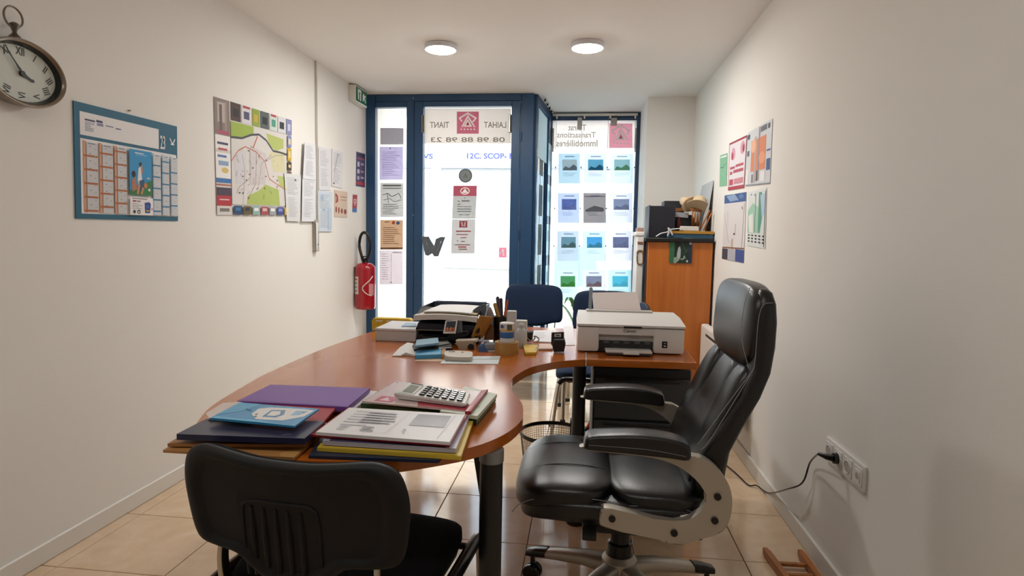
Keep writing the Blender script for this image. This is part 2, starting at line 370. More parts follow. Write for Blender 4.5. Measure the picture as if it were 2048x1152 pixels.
fbox('side_window', -5.4, -3.9, .5, 2.6, .03, 0, '#d3dee6', .2)
fbox('blue_shopfront', .3, 3.6, 0, 2.66, .05, 0, '#b4c8d6'); fbox('shop_glass', .45, 1.3, .5, 2.45, .07, -.05, '#a4bfd0', .15); fbox('shop_glass', 1.5, 2.3, .5, 2.45, .07, -.05, '#b0c8d4', .15); fbox('shop_glass', 2.5, 3.4, .5, 2.45, .07, -.05, '#a4bfd0', .15)
fbox('blue_panel', -.6, .3, .2, 1.05, .06, 0, '#6fa8d0'); fbox('string_course', -12, 12, 3.5, 3.62, .1, 0, '#e6dccd')
for x in (-6, -4.2, -2.4, -.6, 1.2, 3.0): fbox('upper_window', x, x + .95, 4.2, 6.1, .02, 0, '#aebfce', .15)
q = Vector
def wall_text(s, a, b, h, name='lettering'):
    tl, br = hy(*a, YF - .101), hy(*b, YF - .101); vs, fs, _ = textgeo(s, .035); bm = NB()
    bv = [bm.verts.new((tl.x + x * (br.x - tl.x), YF - .104, br.z + y * (tl.z - br.z))) for x, y in vs]
    for f in fs:
        try: bm.faces.new([bv[i] for i in f])
        except ValueError: pass
    wpart(fb, name, bm, mat(h, .6), 'pale violet blue sign lettering', 'stuff')
wall_text('12C. SCOP- F', (934, 306), (1026, 318), '#2c3580'); wall_text('ENVS', (824, 307), (866, 318), '#2c3580')

# ================================================================== CEILING LAMPS
def ceiling_lamp(x, y, label, power=LAMP):
    t = thing('ceiling_lamp', label, 'ceiling lamp', (x, y, ZC), group='round ceiling lamps')
    bm = NB(); lathe(bm, [(.094, -.032), (.101, -.032), (.103, -.028), (.103, -.002), (.09, 0)], (0, 0, 0), 40); mk('housing', bm, mat('#dcdbe0', .4), t)
    bm = NB(); lathe(bm, [(.088, -.036), (.0925, -.034), (.0925, -.0325)], (0, 0, 0), 40)
    m = bpy.data.materials.new('led_glow'); m.use_nodes = True; b = m.node_tree.nodes['Principled BSDF']; b.inputs['Emission Color'].default_value = (1, .97, .93, 1); b.inputs['Emission Strength'].default_value = power
    mk('diffuser', bm, m, t, 'glowing white diffuser')
ceiling_lamp(-.955, 3.95, 'round white ceiling lamp nearer the left wall, above the glass door')
ceiling_lamp(-.008, 3.97, 'round white ceiling lamp nearer the right wall, right of the other lamp')
ceiling_lamp(-.955, .55, 'dim round fill lamp added unseen above the near left of the room', LAMP * .26)  # added out of view to brighten the near half of the room
ceiling_lamp(-.008, .57, 'dim round fill lamp added unseen above the near right of the room', LAMP * .26)  # its partner, likewise an added fill light out of view

# ================================================================== DESK
ZD = .75
outl = [(-1.03, 2.86), (-1.052, 2.60), (-1.068, 2.353), (-1.063, 1.943), (-1.044, 1.763), (-1.009, 1.539), (-.965, 1.411), (-.90, 1.29), (-.79, 1.215), (-.66, 1.185), (-.587, 1.182), (-.50, 1.19), (-.409, 1.212), (-.355, 1.235), (-.242, 1.32), (-.18, 1.419), (-.151, 1.526), (-.15, 1.608), (-.166, 1.715), (-.212, 1.86), (-.227, 1.985), (-.212, 2.086), (-.176, 2.202), (-.102, 2.306), (-.04, 2.355)]
main = [Vector((x, y, ZD)) for x, y in [(-.9, 3.06), (-.96, 2.98)]] + [v for v in smooth_loop([(x, y, ZD) for x, y in outl], 4, False)] + [Vector((.022, 2.388, ZD)), Vector((.022, 3.2, ZD)), Vector((-.3, 3.2, ZD)), Vector((-.7, 3.15, ZD))]
desk = thing('desk', 'curved orange brown cherry wood desk covered in papers', 'desk', (-.4, 2.2, 0))
def prism_down(pts, th, bev=.003):
    bm = NB(); prism(bm, pts, (0, 0, -th), bev, 2); return bm
wpart(desk, 'desktop', prism_down(main, .028), M_DESK)
ret = [Vector((x, y, ZD)) for x, y in [(.027, 2.388), (.457, 2.408), (.462, 2.83), (.465, 3.2), (.027, 3.2)]]
wpart(desk, 'return_top', prism_down(ret, .028), M_DESK)
bm = NB(); box(bm, .0222, .0268, 2.386, 3.2, ZD - .028, ZD - .001); wpart(desk, 'joint_strip', bm, mat('#d9d3c8', .4))
for x, y, r in ((-.205, 1.40, .028), (.0, 2.54, .028), (-.80, 1.45, .028), (-.985, 2.85, .028)):
    bm = NB(); lathe(bm, [(r + .012, 0), (r + .012, .012), (r, .016), (r, .69)], (x, y, 0), 28); lg = wpart(desk, 'leg', bm, mat('#17181a', .35))
    bm = NB(); lathe(bm, [(r, .69), (r + .002, .692), (r + .002, .721)], (x, y, 0), 28); wpart(desk, 'leg_cap', bm, mat('#8d8f8f', .4, .5), parent=lg)
bm = NB(); prism(bm, [(-.255, 1.41, .72), (-.235, 1.41, .72), (-.235, 1.41, .60)], (0, .16, 0)); wpart(desk, 'bracket', bm, M_BLK)
bm = NB(); box(bm, -.82, -.2, 1.78, 1.81, .675, .722); wpart(desk, 'beam', bm, M_BLK)

# drawer pedestal
pd = thing('drawer_pedestal', 'charcoal metal drawer pedestal under the right end of the desk', 'drawer unit', (.27, 2.75, 0))
bm = NB(); box(bm, .058, .455, 2.50, 3.1, .03, .70, .004, 1); wpart(pd, 'body', bm, mat('#2c2e30', .5))
for z0, z1 in ((.04, .255), (.265, .475), (.485, .66)):
    bm = NB(); box(bm, .064, .449, 2.482, 2.502, z0, z1, .004, 1); dw = wpart(pd, 'drawer', bm, M_GREYD)
    bm = NB(); box(bm, .10, .41, 2.474, 2.484, z1 - .014, z1 - .004, .002, 1); wpart(pd, 'drawer_pull', bm, mat('#1d1e20', .4), parent=dw)
bm = NB(); box(bm, .0535, .0585, 2.482, 2.52, .04, .69); wpart(pd, 'edge_trim', bm, mat('#b9b9b9', .4))
for x, y in ((.09, 2.55), (.42, 2.55), (.09, 3.05), (.42, 3.05)):
    bm = NB(); lathe(bm, [(.016, -.01), (.016, .01)], (x, y, .018), 14, axis='x'); lathe(bm, [(.006, .018), (.006, .034)], (x, y, 0), 8); wpart(pd, 'caster', bm, M_BLK)

# ================================================================== EXECUTIVE CHAIR
ec = thing('office_chair', 'black leather executive swivel chair with silver arms facing the desk', 'chair', (.15, 1.94, 0))
CY_ = 1.925
def seatf(p):
    if p.x < -.05: p.z -= ((-.05 - p.x) / .15) ** 2 * .035
    return p
bm = NB(); cushion(bm, -.172, .405, CY_ - .255, CY_ + .255, .405, .485, 5, 12, seatf); wpart(ec, 'seat_pan', bm, M_LEATH, sharp=80)
def puff(p):
    p = seatf(p)
    if p.z > .46: p.z -= .018 * max(0, 1 - ((p.y - CY_) / .2) ** 2) - .0
    return p
bm = NB(); cushion(bm, -.19, .115, CY_ - .25, CY_ + .25, .438, .53, 3.6, 14, seatf); sf = wpart(ec, 'seat_front_cushion', bm, M_LEATH, sharp=80)
bm = NB(); cushion(bm, .085, .40, CY_ - .245, CY_ + .245, .44, .523, 3.6, 14); sr = wpart(ec, 'seat_rear_cushion', bm, M_LEATH, sharp=80)
for k, pr in ((sf, [(-.183, .455), (-.15, .487), (-.05, .512), (.10, .505)]), (sr, [(.10, .49), (.2, .5), (.3, .497), (.385, .475)])):
    bm = NB(); tube(bm, smooth_loop([(x, CY_ - .2405, z - .022) for x, z in pr], 6, False), .0012, 5); wpart(ec, 'stitching', bm, M_STITCH, parent=k)
for yy in (-.1, .1):
    bm = NB(); tube(bm, smooth_loop([(x, CY_ + yy, z) for x, z in [(-.188, .462), (-.16, .502), (-.08, .5285), (.02, .532), (.085, .522)]], 6, False), .0016, 5); wpart(ec, 'seam', bm, M_BLK, parent=sf)
# backrest
prof = [(.45, .345, .415, .19), (.50, .318, .424, .215), (.57, .312, .428, .232), (.64, .338, .434, .24), (.72, .386, .466, .243), (.80, .432, .505, .243), (.87, .462, .528, .243), (.94, .468, .538, .24), (1.01, .468, .540, .238), (1.06, .47, .536, .232), (1.09, .478, .527, .215), (1.10, .49, .515, .19)]
R = []
for z, f, b, hw in prof: R.append([(((f + b) / 2) + x, CY_ + y, z) for x, y in sup(0, (b - f) / 2, hw, 4.5, 48)])
bm = NB(); loft(bm, R); wpart(ec, 'backrest', bm, M_LEATH, sharp=80)
bm = NB(); cushion(bm, .447, .532, CY_ - .236, CY_ + .236, .868, 1.112, 3.8, 14, lambda p: Vector((p.x + (p.z - .99) * .06, p.y, p.z))); hr = wpart(ec, 'headrest', bm, M_LEATH, sharp=80)
# front pads of the back: centre pad and two side bolsters
def padf(p):
    t = (p.z - .53) / .34; return Vector((p.x + .326 + .142 * max(0, t) ** .95, p.y, p.z))
for y0, y1, d, nm in ((-.105, .105, .022, 'back_pad'), (-.228, -.1, .03, 'side_bolster'), (.1, .228, .03, 'side_bolster')):
    bm = NB(); cushion(bm, -d, .04, CY_ + y0, CY_ + y1, .53, .885, 3.2, 12, padf); wpart(ec, nm, bm, M_LEATH, sharp=80)
for pts in ([(1500, 575), (1487, 620), (1484, 680), (1497, 735)], [(1546, 606), (1527, 610), (1517, 640), (1510, 720), (1503, 745), (1470, 800), (1420, 880), (1402, 900)], [(1500, 748), (1450, 815), (1395, 890)]):
    bm = NB(); tube(bm, smooth_loop([hy(*p, CY_ - .238) for p in pts], 6, False), .0011, 5); wpart(ec, 'stitching', bm, M_STITCH, parent=hr)
# arms
armo = [(1164.7, 889), (1270, 899), (1372, 908), (1399.6, 910.7), (1432, 932), (1456, 967), (1461.7, 1005), (1453.6, 1043), (1437, 1062), (1399.6, 1072.7), (1356, 1085), (1332, 1079), (1318, 1074), (1210.6, 1051), (1198.7, 1035), (1205, 1016), (1221, 1012), (1345.6, 1040), (1388.8, 1026.8), (1413, 1005), (1410, 985), (1388.8, 954), (1351, 927), (1302, 911), (1232, 903), (1178, 897)]
pado = [(1168, 880), (1174, 867), (1200, 863), (1270, 862), (1330, 868), (1370, 880), (1378, 893), (1375, 913), (1340, 909), (1270, 901), (1200, 894), (1170, 890)]
for sgn in (1, -1):
    yc = CY_ - .265 * sgn
    pts = [hy(*p, 1.66) for p in armo]; loop = smooth_loop([(p.x, yc - .016, p.z) for p in pts], 3)
    bm = NB(); prism(bm, loop, (0, .032, 0), .005, 2); ar = wpart(ec, 'arm_frame', bm, M_SILV)
    for p in ((1224, 1036.5), (1348, 1065), (1429, 1040), (1434.7, 992.7)):
        q_ = hy(*p, 1.645); bm = NB(); disc(bm, (q_.x, yc - .018 * sgn, q_.z), .0095, (0, -sgn, 0), .004, 18); wpart(ec, 'bolt', bm, M_BLK, parent=ar)
    pp = [hy(*p, 1.66) for p in pado]; ring = smooth_loop([(p.x, 0, p.z) for p in pp], 3); cx_, cz_ = sum(p.x for p in ring) / len(ring), sum(p.z for p in ring) / len(ring)
    rr = []
    for dy, s in ((-.043, .55), (-.04, .8), (-.032, .95), (-.015, 1), (.015, 1), (.032, .95), (.04, .8), (.043, .55)):
        rr.append([(cx_ + (p.x - cx_) * (1 - (1 - s) * .18), yc + dy, cz_ + (p.z - cz_) * (.45 + .55 * s)) for p in ring])
    bm = NB(); loft(bm, rr); ap = wpart(ec, 'arm_pad', bm, M_LEATH, sharp=60)
    bm = NB(); tube(bm, smooth_loop([(x, yc - .0425 * sgn, z) for x, z in ((.03, .668), (.12, .667), (.2, .664), (.29, .652))], 5, False), .001, 5); wpart(ec, 'stitching', bm, M_STITCH, parent=ap)
# mechanism, column, star base
bm = NB(); box(bm, .02, .36, CY_ - .24, CY_ + .24, .385, .425, .01); box(bm, .08, .22, CY_ - .07, CY_ + .07, .34, .4, .01); wpart(ec, 'seat_plate', bm, M_BLK)
bm = NB(); tube(bm, [(.04, CY_ - .27, .4), (.04, CY_ - .1, .4)], .007, 8); box(bm, .02, .06, CY_ - .30, CY_ - .25, .392, .408, .004); wpart(ec, 'tilt_lever', bm, M_BLK)
bx_, by_ = .15, 1.97
bm = NB(); lathe(bm, [(.04, .15), (.04, .22), (.032, .225), (.03, .30), (.024, .305), (.024, .36)], (bx_, by_, 0), 24); wpart(ec, 'gas_column', bm, M_BLKG)
bm = NB(); lathe(bm, [(.045, .10), (.06, .12), (.058, .165), (.045, .18)], (bx_, by_, 0), 24); wpart(ec, 'hub', bm, M_SILV)
for k in range(5):
    a = math.radians(160 - 72 * k); u = Vector((math.cos(a), math.sin(a), 0)); v = Vector((-u.y, u.x, 0)); c = Vector((bx_, by_, 0)); rings = []
    for s, z, wd, hh in ((.03, .135, .034, .028), (.12, .135, .03, .022), (.22, .122, .026, .018), (.30, .106, .022, .014), (.325, .1, .019, .011)):
        rings.append([c + u * s + v * (x) + Vector((0, 0, z + y)) for x, y in sup(0, wd, hh, 3, 16)])
    bm = NB(); loft(bm, rings); lg = wpart(ec, 'base_leg', bm, M_SILV)
    rings = [[c + u * s + v * x + Vector((0, 0, z + y)) for x, y in sup(0, wd, hh, 3, 16)] for s, z, wd, hh in ((.262, .116, .0245, .017), (.30, .109, .0235, .016), (.338, .1, .02, .012), (.343, .098, .012, .008))]
    bm = NB(); loft(bm, rings); wpart(ec, 'leg_tip', bm, M_BLKG, parent=lg)
    e = c + u * .318; bm = NB()
    for sg in (-1, 1):
        cc = e + v * .014 * sg + Vector((0, 0, .03)); pts = [cc + (u * math.cos(2 * PI * i / 20) + Vector((0, 0, 1)) * math.sin(2 * PI * i / 20)) * .03 - v * .010 for i in range(20)]; prism(bm, pts, v * .02, .004, 2)
    tube(bm, [e + Vector((0, 0, .05)), e + Vector((0, 0, .1))], .009, 8); wpart(ec, 'caster', bm, M_BLKG)

# ================================================================== VISITOR CHAIRS
def visitor_chair(label, loc, rz, cloth, dip, group=None, shell=M_SHELL, tall=0):
    t = thing('visitor_chair', label, 'chair', loc, rz, group)
    bm = NB(); cushion(bm, -.235, .235, -.2, .235, .425, .485, 4.5, 10, lambda p: Vector((p.x, p.y, p.z - (.02 * ((p.y - .15) / .085) ** 2 if p.y > .15 else 0)))); mk('seat', bm, cloth, t, sharp=80)
    bm = NB(); cushion(bm, -.225, .225, -.195, .215, .408, .44, 6, 8); mk('seat_shell', bm, shell, t, sharp=80)
    if dip: half = [(0, .786), (.06, .787), (.12, .793), (.17, .799), (.20, .797), (.228, .782), (.243, .752), (.249, .71), (.245, .66), (.236, .61), (.218, .585), (.17, .578), (.125, .573), (.09, .548), (.05, .525), (0, .52)]
    else: half = [(0, .848), (.09, .847), (.16, .841), (.205, .825), (.228, .79), (.234, .74), (.236, .68), (.238, .62), (.235, .575), (.215, .55), (.165, .543), (.11, .528), (.06, .515), (0, .512)]
    lp = [(-x, z) for x, z in half[1:-1][::-1]]; full = half + lp; full = smooth_loop([(x, 0, z) for x, z in full], 3)
    top = max(p.z for p in full); cz = .67
    def at(p, d): # curved leaning back surface; d along thickness (towards the rear)
        y = -.232 - (p.z - .52) * .12 - .9 * .0 + .42 * p.x * p.x
        return Vector((p.x, y - d, p.z))
    def ring(s, d): return [at(Vector((p.x * (1 - (1 - s) * .9), 0, cz + (p.z - cz) * s)), d) for p in full]
    bm = NB(); loft(bm, [ring(.5, -.016), ring(.85, -.015), ring(.965, -.008), ring(.985, .002), ring(.98, .008)]); mk('backrest', bm, cloth, t, sharp=80)
    bm = NB(); loft(bm, [ring(.97, .006), ring(1, .008), ring(1.004, .016), ring(.985, .026), ring(.93, .032), ring(.85, .031), ring(.80, .022), ring(.77, .0212), ring(.4, .021)]); sh = mk('back_shell', bm, shell, t, sharp=60)
    for k in range(5):
        x = -.086 + k * .031; pth = [at(Vector((x * .9 + .0, 0, z)), .0215) for z in (.685 - .004 * k * 0, .64, .58, .535)]
        bm = NB(); tube(bm, pth, [.003, .006, .0065, .006], 8); mk('rib', bm, shell, sh)
    pth = smooth_loop([at(Vector((x, 0, z)), .0215) for x, z in ((-.1, .53), (-.1, .66), (-.085, .695), (.0, .70), (.06, .697), (.072, .66), (.072, .53))], 4, False)
    bm = NB(); tube(bm, pth, .003, 6); mk('panel_edge', bm, shell, sh)
    for s in (-1, 1):
        pth = smooth_loop([(s * .175, -.225, .60), (s * .178, -.232, .54), (s * .172, -.222, .47), (s * .165, -.17, .425), (s * .165, -.08, .418)], 6, False)
        bm = NB(); tube(bm, pth, .017, 10, flat=.35, up=Vector((1, 0, 0))); mk('back_bracket', bm, M_CHR, t)
        fx = s * .262
        pth = smooth_loop([(fx, .265, 0), (fx, .235, .2), (fx, .212, .385), (fx, .195, .43), (fx, .15, .442), (fx, 0, .44), (fx, -.14, .438), (fx, -.185, .425), (fx, -.21, .385), (fx, -.25, .2), (fx, -.285, 0)], 5, False)
        n = len(pth); a, b = int(n * .27), int(n * .74)
        bm = NB(); tube(bm, pth[:a + 1], .014, 12, flat=.75); mk('leg', bm, M_CHR, t)
        bm = NB(); tube(bm, pth[b:], .014, 12, flat=.75); mk('leg', bm, M_CHR, t)
        bm = NB(); tube(bm, pth[a - 1:b + 2], .0165, 12, flat=.9); mk('side_rail', bm, M_BLKG, t)
        for y in (.265, -.285): bm = NB(); lathe(bm, [(.018, 0), (.018, .02), (.015, .025)], (fx, y, 0), 14); mk('foot', bm, M_BLK, t)
    bm = NB()
    for y in (.15, -.12): tube(bm, [(-.262, y, .43), (.262, y, .43)], .009, 8)
    mk('seat_rail', bm, M_BLK, t); return t
fc_loc = Vector((-.535, 1.355, 0))
visitor_chair('black plastic backed visitor chair in the foreground, seen from behind', fc_loc, math.radians(-6.8), M_BLKF, True)
visitor_chair('navy fabric visitor chair standing in front of the glass door', (-.395, 4.62, 0), math.radians(178), M_NAVY, False, 'navy visitor chairs')
visitor_chair('navy fabric visitor chair behind the printer, facing the desk', (.168, 4.2, 0), math.radians(178), M_NAVY, False, 'navy visitor chairs')
visitor_chair('navy visitor chair turned sideways beside the wooden cabinet, mostly hidden', (.095, 3.6, 0), math.radians(90), M_NAVY, False, 'navy visitor chairs')

# ================================================================== WASTE BASKET
wb = thing('waste_basket', 'round black wire mesh waste basket under the desk', 'basket', (-.122, 2.84, 0))
bm = NB(); tube(bm, [(.155 * math.cos(2 * PI * k / 48), .155 * math.sin(2 * PI * k / 48), .295) for k in range(48)], .006, 8, True, 1.6); mk('rim', bm, M_BLKG, wb)
bm = NB(); lathe(bm, [(.118, 0), (.12, .02), (.118, .022)], (0, 0, 0), 40); mk('bottom', bm, M_BLK, wb)
bm = NB()
for k in range(72):
    a = 2 * PI * k / 72; tube(bm, [(.119 * math.cos(a), .119 * math.sin(a), .015), (.154 * math.cos(a), .154 * math.sin(a), .295)], .0009, 4)
for i in range(1, 26):
    r = .119 + .035 * i / 26; tube(bm, [(r * math.cos(2 * PI * k / 36), r * math.sin(2 * PI * k / 36), .015 + .28 * i / 26) for k in range(36)], .0009, 4, True)
mk('wire_mesh', bm, M_BLK, wb, kind='stuff')

# ================================================================== PRINTER
pr = thing('printer', 'white inkjet printer with a sheet in its rear feed', 'printer', (.205, 2.66, ZD))
def pbox(name, x0, x1, y0, y1, z0, z1, m, bev=.004, parent=None, label=None, seg=2):
    bm = NB(); box(bm, x0, x1, y0, y1, z0, z1, bev, seg); return mk(name, bm, m, parent or pr, label)
PW = mat('#e8e5e1', .35); PG = mat('#4c4d4f', .45)
pbox('left_body', -.222, -.130, -.12, .14, .004, .112, PW, .014); pbox('right_body', .095, .222, -.12, .14, .004, .112, PW, .014)
pbox('front_panel', -.15, .11, -.116, .13, .078, .112, PW, .003); pbox('feed_cover', -.135, .10, -.098, -.07, .05, .08, mat('#b9b6b2', .4), .003)
pbox('rear_body', -.15, .11, -.02, .14, .004, .09, PG, .002); pbox('paper_slot', -.14, .105, -.105, 0, .004, .048, mat('#2b2c2e', .5), .003)
for k in range(5): 
    bm = NB(); lathe(bm, [(.008, -.012), (.008, .012)], (-.10 + k * .043, -.104, .044), 10, axis='x'); mk('roller', bm, PG, pr)
tr = pbox('output_tray', -.105, .085, -.175, -.10, .012, .021, PW, .003); pbox('tray_stop', -.035, .03, -.196, -.17, .010, .018, PW, .003, tr); pbox('tray_shadow_lip', -.10, .08, -.172, -.10, .004, .011, PG, .002, tr)
bm = NB(); prism(bm, [(-.224, -.118, .114), (.224, -.118, .114), (.224, .13, .152), (-.224, .13, .152)], (0, 0, -.004)); 
bm.free()
bm = NB(); loft(bm, [[(x, -.124 + .13 * 0 + y0, z) for x, y0, z in ring] for ring in ([(-.224, 0, .113), (.224, 0, .113), (.224, 0, .122), (-.224, 0, .122)], [(-.225, .13, .113), (.225, .13, .113), (.222, .13, .143), (-.222, .13, .143)], [(-.223, .262, .113), (.223, .262, .113), (.216, .262, .15), (-.216, .262, .15)])]); ld = mk('scanner_lid', bm, PW, pr)
pbox('lid_gap', -.222, .222, -.121, .13, .1105, .1145, mat('#55565a', .5), 0); pbox('lid_grip', -.03, .045, -.1245, -.12, .1095, .1165, M_BLK, 0)
pbox('rear_guide', -.18, .12, .10, .145, .135, .156, mat('#cfccc8', .4), .004)
bm = NB(); prism(bm, [(-.17, .135, .15), (-.155, .135, .15), (-.15, .165, .245), (-.156, .168, .255), (-.166, .168, .25)], (0, .004, 0)); mk('paper_guide', bm, mat('#7f8a96', .3), pr)
pbox('power_button', .13, .152, -.1225, -.118, .03, .058, M_BLK, .002); pbox('button_mark', .137, .146, -.1235, -.1215, .036, .041, mat('#cfcfcf', .4), 0); pbox('button_mark', .138, .145, -.1235, -.1215, .048, .051, mat('#cfcfcf', .4), 0)
pbox('button_mark', -.012, .035, -.1175, -.115, .0765, .079, mat('#8a8783', .5), 0)
vs, fs, _ = textgeo('Canon'); bm = NB(); bv = [bm.verts.new((-.03 + x * .052, -.1172, .0905 + y * .0125)) for x, y in vs]
for f in fs: bm.faces.new([bv[i] for i in f])
mk('lettering', bm, mat('#2e2e30', .4), pr, 'dark maker name on the front', kind='stuff')
pr.rotation_euler[2] = math.radians(1.5)
ps = [hy(1184, 585, 2.84), hy(1274, 584, 2.84), hy(1284, 629, 2.80), hy(1188, 628, 2.80)]
sheet('paper_sheet', 'blank white sheet standing in the printer feed', 'paper', ps, '#f2f1ef', face=(0, -1, 0), th=.004, trans=.45)

# ================================================================== NEAR PAPER PILES
def folder(name, label, cat, px, z, th, hexc, m=None, deco=(), rough=.45, group=None, notch=None):
    """flat folder lying on the pile: its four top corners at height z"""
    q_ = [hz(x, y, z) for x, y in px]; return sheet(name, label, cat, q_, hexc, deco, (0, 0, 1), th, rough, 0, group, lift=.0003)
Z = ZD
folder('paper_sheet', 'white sheet peeking out under the kraft folders', 'paper', [(420, 850), (560, 850), (520, 904), (345, 904)], Z + .002, .0015, '#e6e4e0')
folder('kraft_folder', 'lowest kraft folder with a cut tab at the pile\'s left', 'folder', [(415, 846), (660, 852), (588, 915), (326, 900)], Z + .009, .006, '#b5834c', deco=[('p', [(.86, .9), (1.0, .72), (1, 1), (.9, 1)], '#c8985c')])
folder('kraft_folder', 'upper kraft folder just under the navy binder', 'folder', [(420, 836), (660, 846), (609, 889), (335, 887)], Z + .019, .007, '#a87440', deco=[('l', [(.02, .985), (.98, .985)], .002, '#6e4520')])
folder('red_folder', 'red card folder under the navy binder\'s right edge', 'folder', [(470, 806), (672, 815), (627, 866), (400, 850)], Z + .026, .006, '#a32536')
folder('document_folder', 'glossy navy binder on the kraft folders', 'folder', [(411, 838), (650, 842), (609, 877), (353, 868)], Z + .041, .013, '#2b2d4a', rough=.28, deco=[('l', [(.80, .86), (.86, .80)], .003, '#9a98b0')])
bm = NB(); pts = [hz(x, y, Z + .046) for x, y in [(410, 827), (445, 806), (478, 803), (520, 812), (500, 832), (420, 838)]]; prism(bm, pts, (0, 0, -.003), .001, 1)
mk('plastic_sleeve', bm, mat('#d8c9bf', .25), None, 'crumpled pinkish clear sleeve under the blue packet', 'sleeve')
bl = folder('brochure_packet', 'bright blue packet printed with a pale racing car', 'packet', [(480, 805), (638, 817.7), (589, 852), (419, 836)], Z + .056, .004, '#2f95cc', rough=.25,
       deco=[('p', [(.0, 0), (.3, 0), (.2, .5), (0, .8)], '#3ea6d8'), ('p', [(.34, .28), (.45, .15), (.75, .10), (.98, .12), (.96, .5), (.8, .8), (.5, .85), (.36, .6)], '#bfe2f2'), ('p', [(.5, .3), (.66, .24), (.72, .5), (.68, .68), (.52, .7)], '#4c86b8'), ('p', [(.53, .36), (.63, .32), (.67, .5), (.64, .6), (.55, .62)], '#d6ecf6'), ('p', [(.78, .22), (.93, .2), (.88, .45), (.8, .5)], '#8fbcdc'), ('e', .42, .6, .014, .035, '#28406a'), ('e', .45, .72, .014, .035, '#28406a'), ('e', .9, .3, .012, .03, '#28406a'), ('l', [(.2, .35), (.3, .42)], .004, '#1d5f92'), ('p', [(.05, .9), (.6, .92), (.9, 1), (0, 1)], '#57b6e2')])
folder('purple_folder', 'smooth purple cardboard folder at the back of the piles', 'folder', [(541, 769), (740, 776), (695, 814), (474, 802)], Z + .03, .012, '#7b4fa6', rough=.4, deco=[('l', [(.0, .97), (1, .97)], .003, '#5f3a8c')])
folder('paper_sheet', 'white sheets sticking out right of the purple folder', 'paper', [(560, 777), (756, 782), (708, 818), (500, 806)], Z + .016, .012, '#e4dfe2')
# right pile
folder('document_folder', 'dark navy folder lowest in the right hand pile', 'folder', [(660, 850), (930, 862), (877, 921), (617, 911)], Z + .007, .006, '#1b2742')
folder('yellow_folder', 'yellow cardboard folder low in the right hand pile', 'folder', [(690, 830), (946, 842), (922, 913), (634, 895)], Z + .016, .008, '#d8b93c', deco=[('l', [(.02, .985), (1, .985)], .003, '#b59520')])
folder('document_folder', 'greyish violet clear folder between yellow and red folders', 'folder', [(700, 822), (938, 834), (912, 897), (645, 881)], Z + .028, .010, '#b9b6c8', deco=[('r', .05, .93, .92, 1, '#4b4a68')], rough=.25)
folder('red_folder', 'thin red folder under the printed sheets', 'folder', [(697, 815), (935, 829), (899, 889), (622, 869)], Z + .035, .005, '#b51f34', rough=.35)
dl = para(.1, .12, .45, .75, 6, '#c0c0c6', 3) + [('r', .62, .10 + i * .033, .9, .122 + i * .033, '#b4b4ba') for i in range(14)] + [('l', [(.55, .08), (.5, .9)], .0008, '#bdbdc2'), ('l', [(.93, .1), (.9, .95)], .0008, '#9a9aa0')]
dl += para(.22, .15, .5, .62, 5, '#b8b8be', 5) + para(.12, .72, .2, .9, 4, '#b4b4ba', 6) + para(.3, .72, .42, .9, 3, '#77777d', 7) + [('t', 'T2', .61, .72, .635, .84, '#77777d', False)]
folder('printed_document', 'printed white document with text and a table on the red folder', 'document', [(699, 815), (930, 829), (899, 884), (632, 864)], Z + .043, .007, '#e9e7e8', deco=dl, rough=.4)
folder('green_folder', 'dark green folder under the calculator', 'folder', [(795, 764), (992, 790), (953, 835), (722, 806)], Z + .02, .018, '#3f6b48')
folder('paper_sheet', 'pale green loose sheets right of the calculator', 'paper', [(930, 772), (994, 788), (955, 832), (880, 822)], Z + .032, .009, '#cfdac8', deco=para(.3, .1, .9, .8, 4, '#a9b8a2', 9))
folder('clear_folder', 'clear folder with red print under the calculator', 'folder', [(793, 762), (965, 783), (930, 822), (724, 802)], Z + .034, .004, '#d9c3bf', rough=.22, deco=[('r', .1, .72, .28, .95, '#c64a58'), ('p', [(.13, .9), (.18, .76), (.24, .9)], '#eec9c9'), ('p', [(.5, .8), (1, .7), (1, 1), (.55, 1)], '#b4434f'), ('e', .03, .06, .01, .02, '#3a3a3a')])
sp = [hz(x, y, Z + .042) for x, y in [(962, 780), (976, 778), (942, 822), (930, 822)]]
bm = NB(); prism(bm, sp, (0, 0, -.009), .003, 2); mk('report_spine', bm, mat('#a8202f', .35), None, 'red plastic binding spine beside the calculator', 'binding')
# calculator
c0, c1, c2, c3 = hz(817, 764, Z + .062), hz(941, 786, Z + .058), hz(932, 808, Z + .046), hz(787, 786, Z + .052)
cl = thing('calculator', 'white desktop calculator with black keys and grey display', 'calculator', (sum((c.x for c in (c0, c1, c2, c3))) / 4, sum((c.y for c in (c0, c1, c2, c3))) / 4, Z + .035))
bot = [Vector((c.x, c.y, Z + .0355)) for c in (c0, c1, c2, c3)]; bm = NB(); cen = (c0 + c1 + c2 + c3) / 4
loft(bm, [[cen + (b - cen) * .93 - Vector((0, 0, (cen.z - b.z) * .07)) for b in bot], [c - Vector((0, 0, .008)) for c in (c0, c1, c2, c3)], [c0, c1, c2, c3]])
es = [e for e in bm.edges]; bmesh.ops.bevel(bm, geom=es, offset=.0025, segments=2, affect='EDGES'); wpart(cl, 'body', bm, mat('#d9d7d2', .4))
cn = (c1 - c0).cross(c3 - c0).normalized(); cn = cn if cn.z > 0 else -cn
def cq(u, v, d=0): return c0 * (1 - u) * (1 - v) + c1 * u * (1 - v) + c2 * u * v + c3 * (1 - u) * v + cn * d
def cplate(name, u0, u1, v0, v1, th, m, parent=None, bev=0): bm = NB(); prism(bm, [cq(u0, v0), cq(u1, v0), cq(u1, v1), cq(u0, v1)], cn * th, bev, 1); return wpart(cl, name, bm, m, parent=parent)
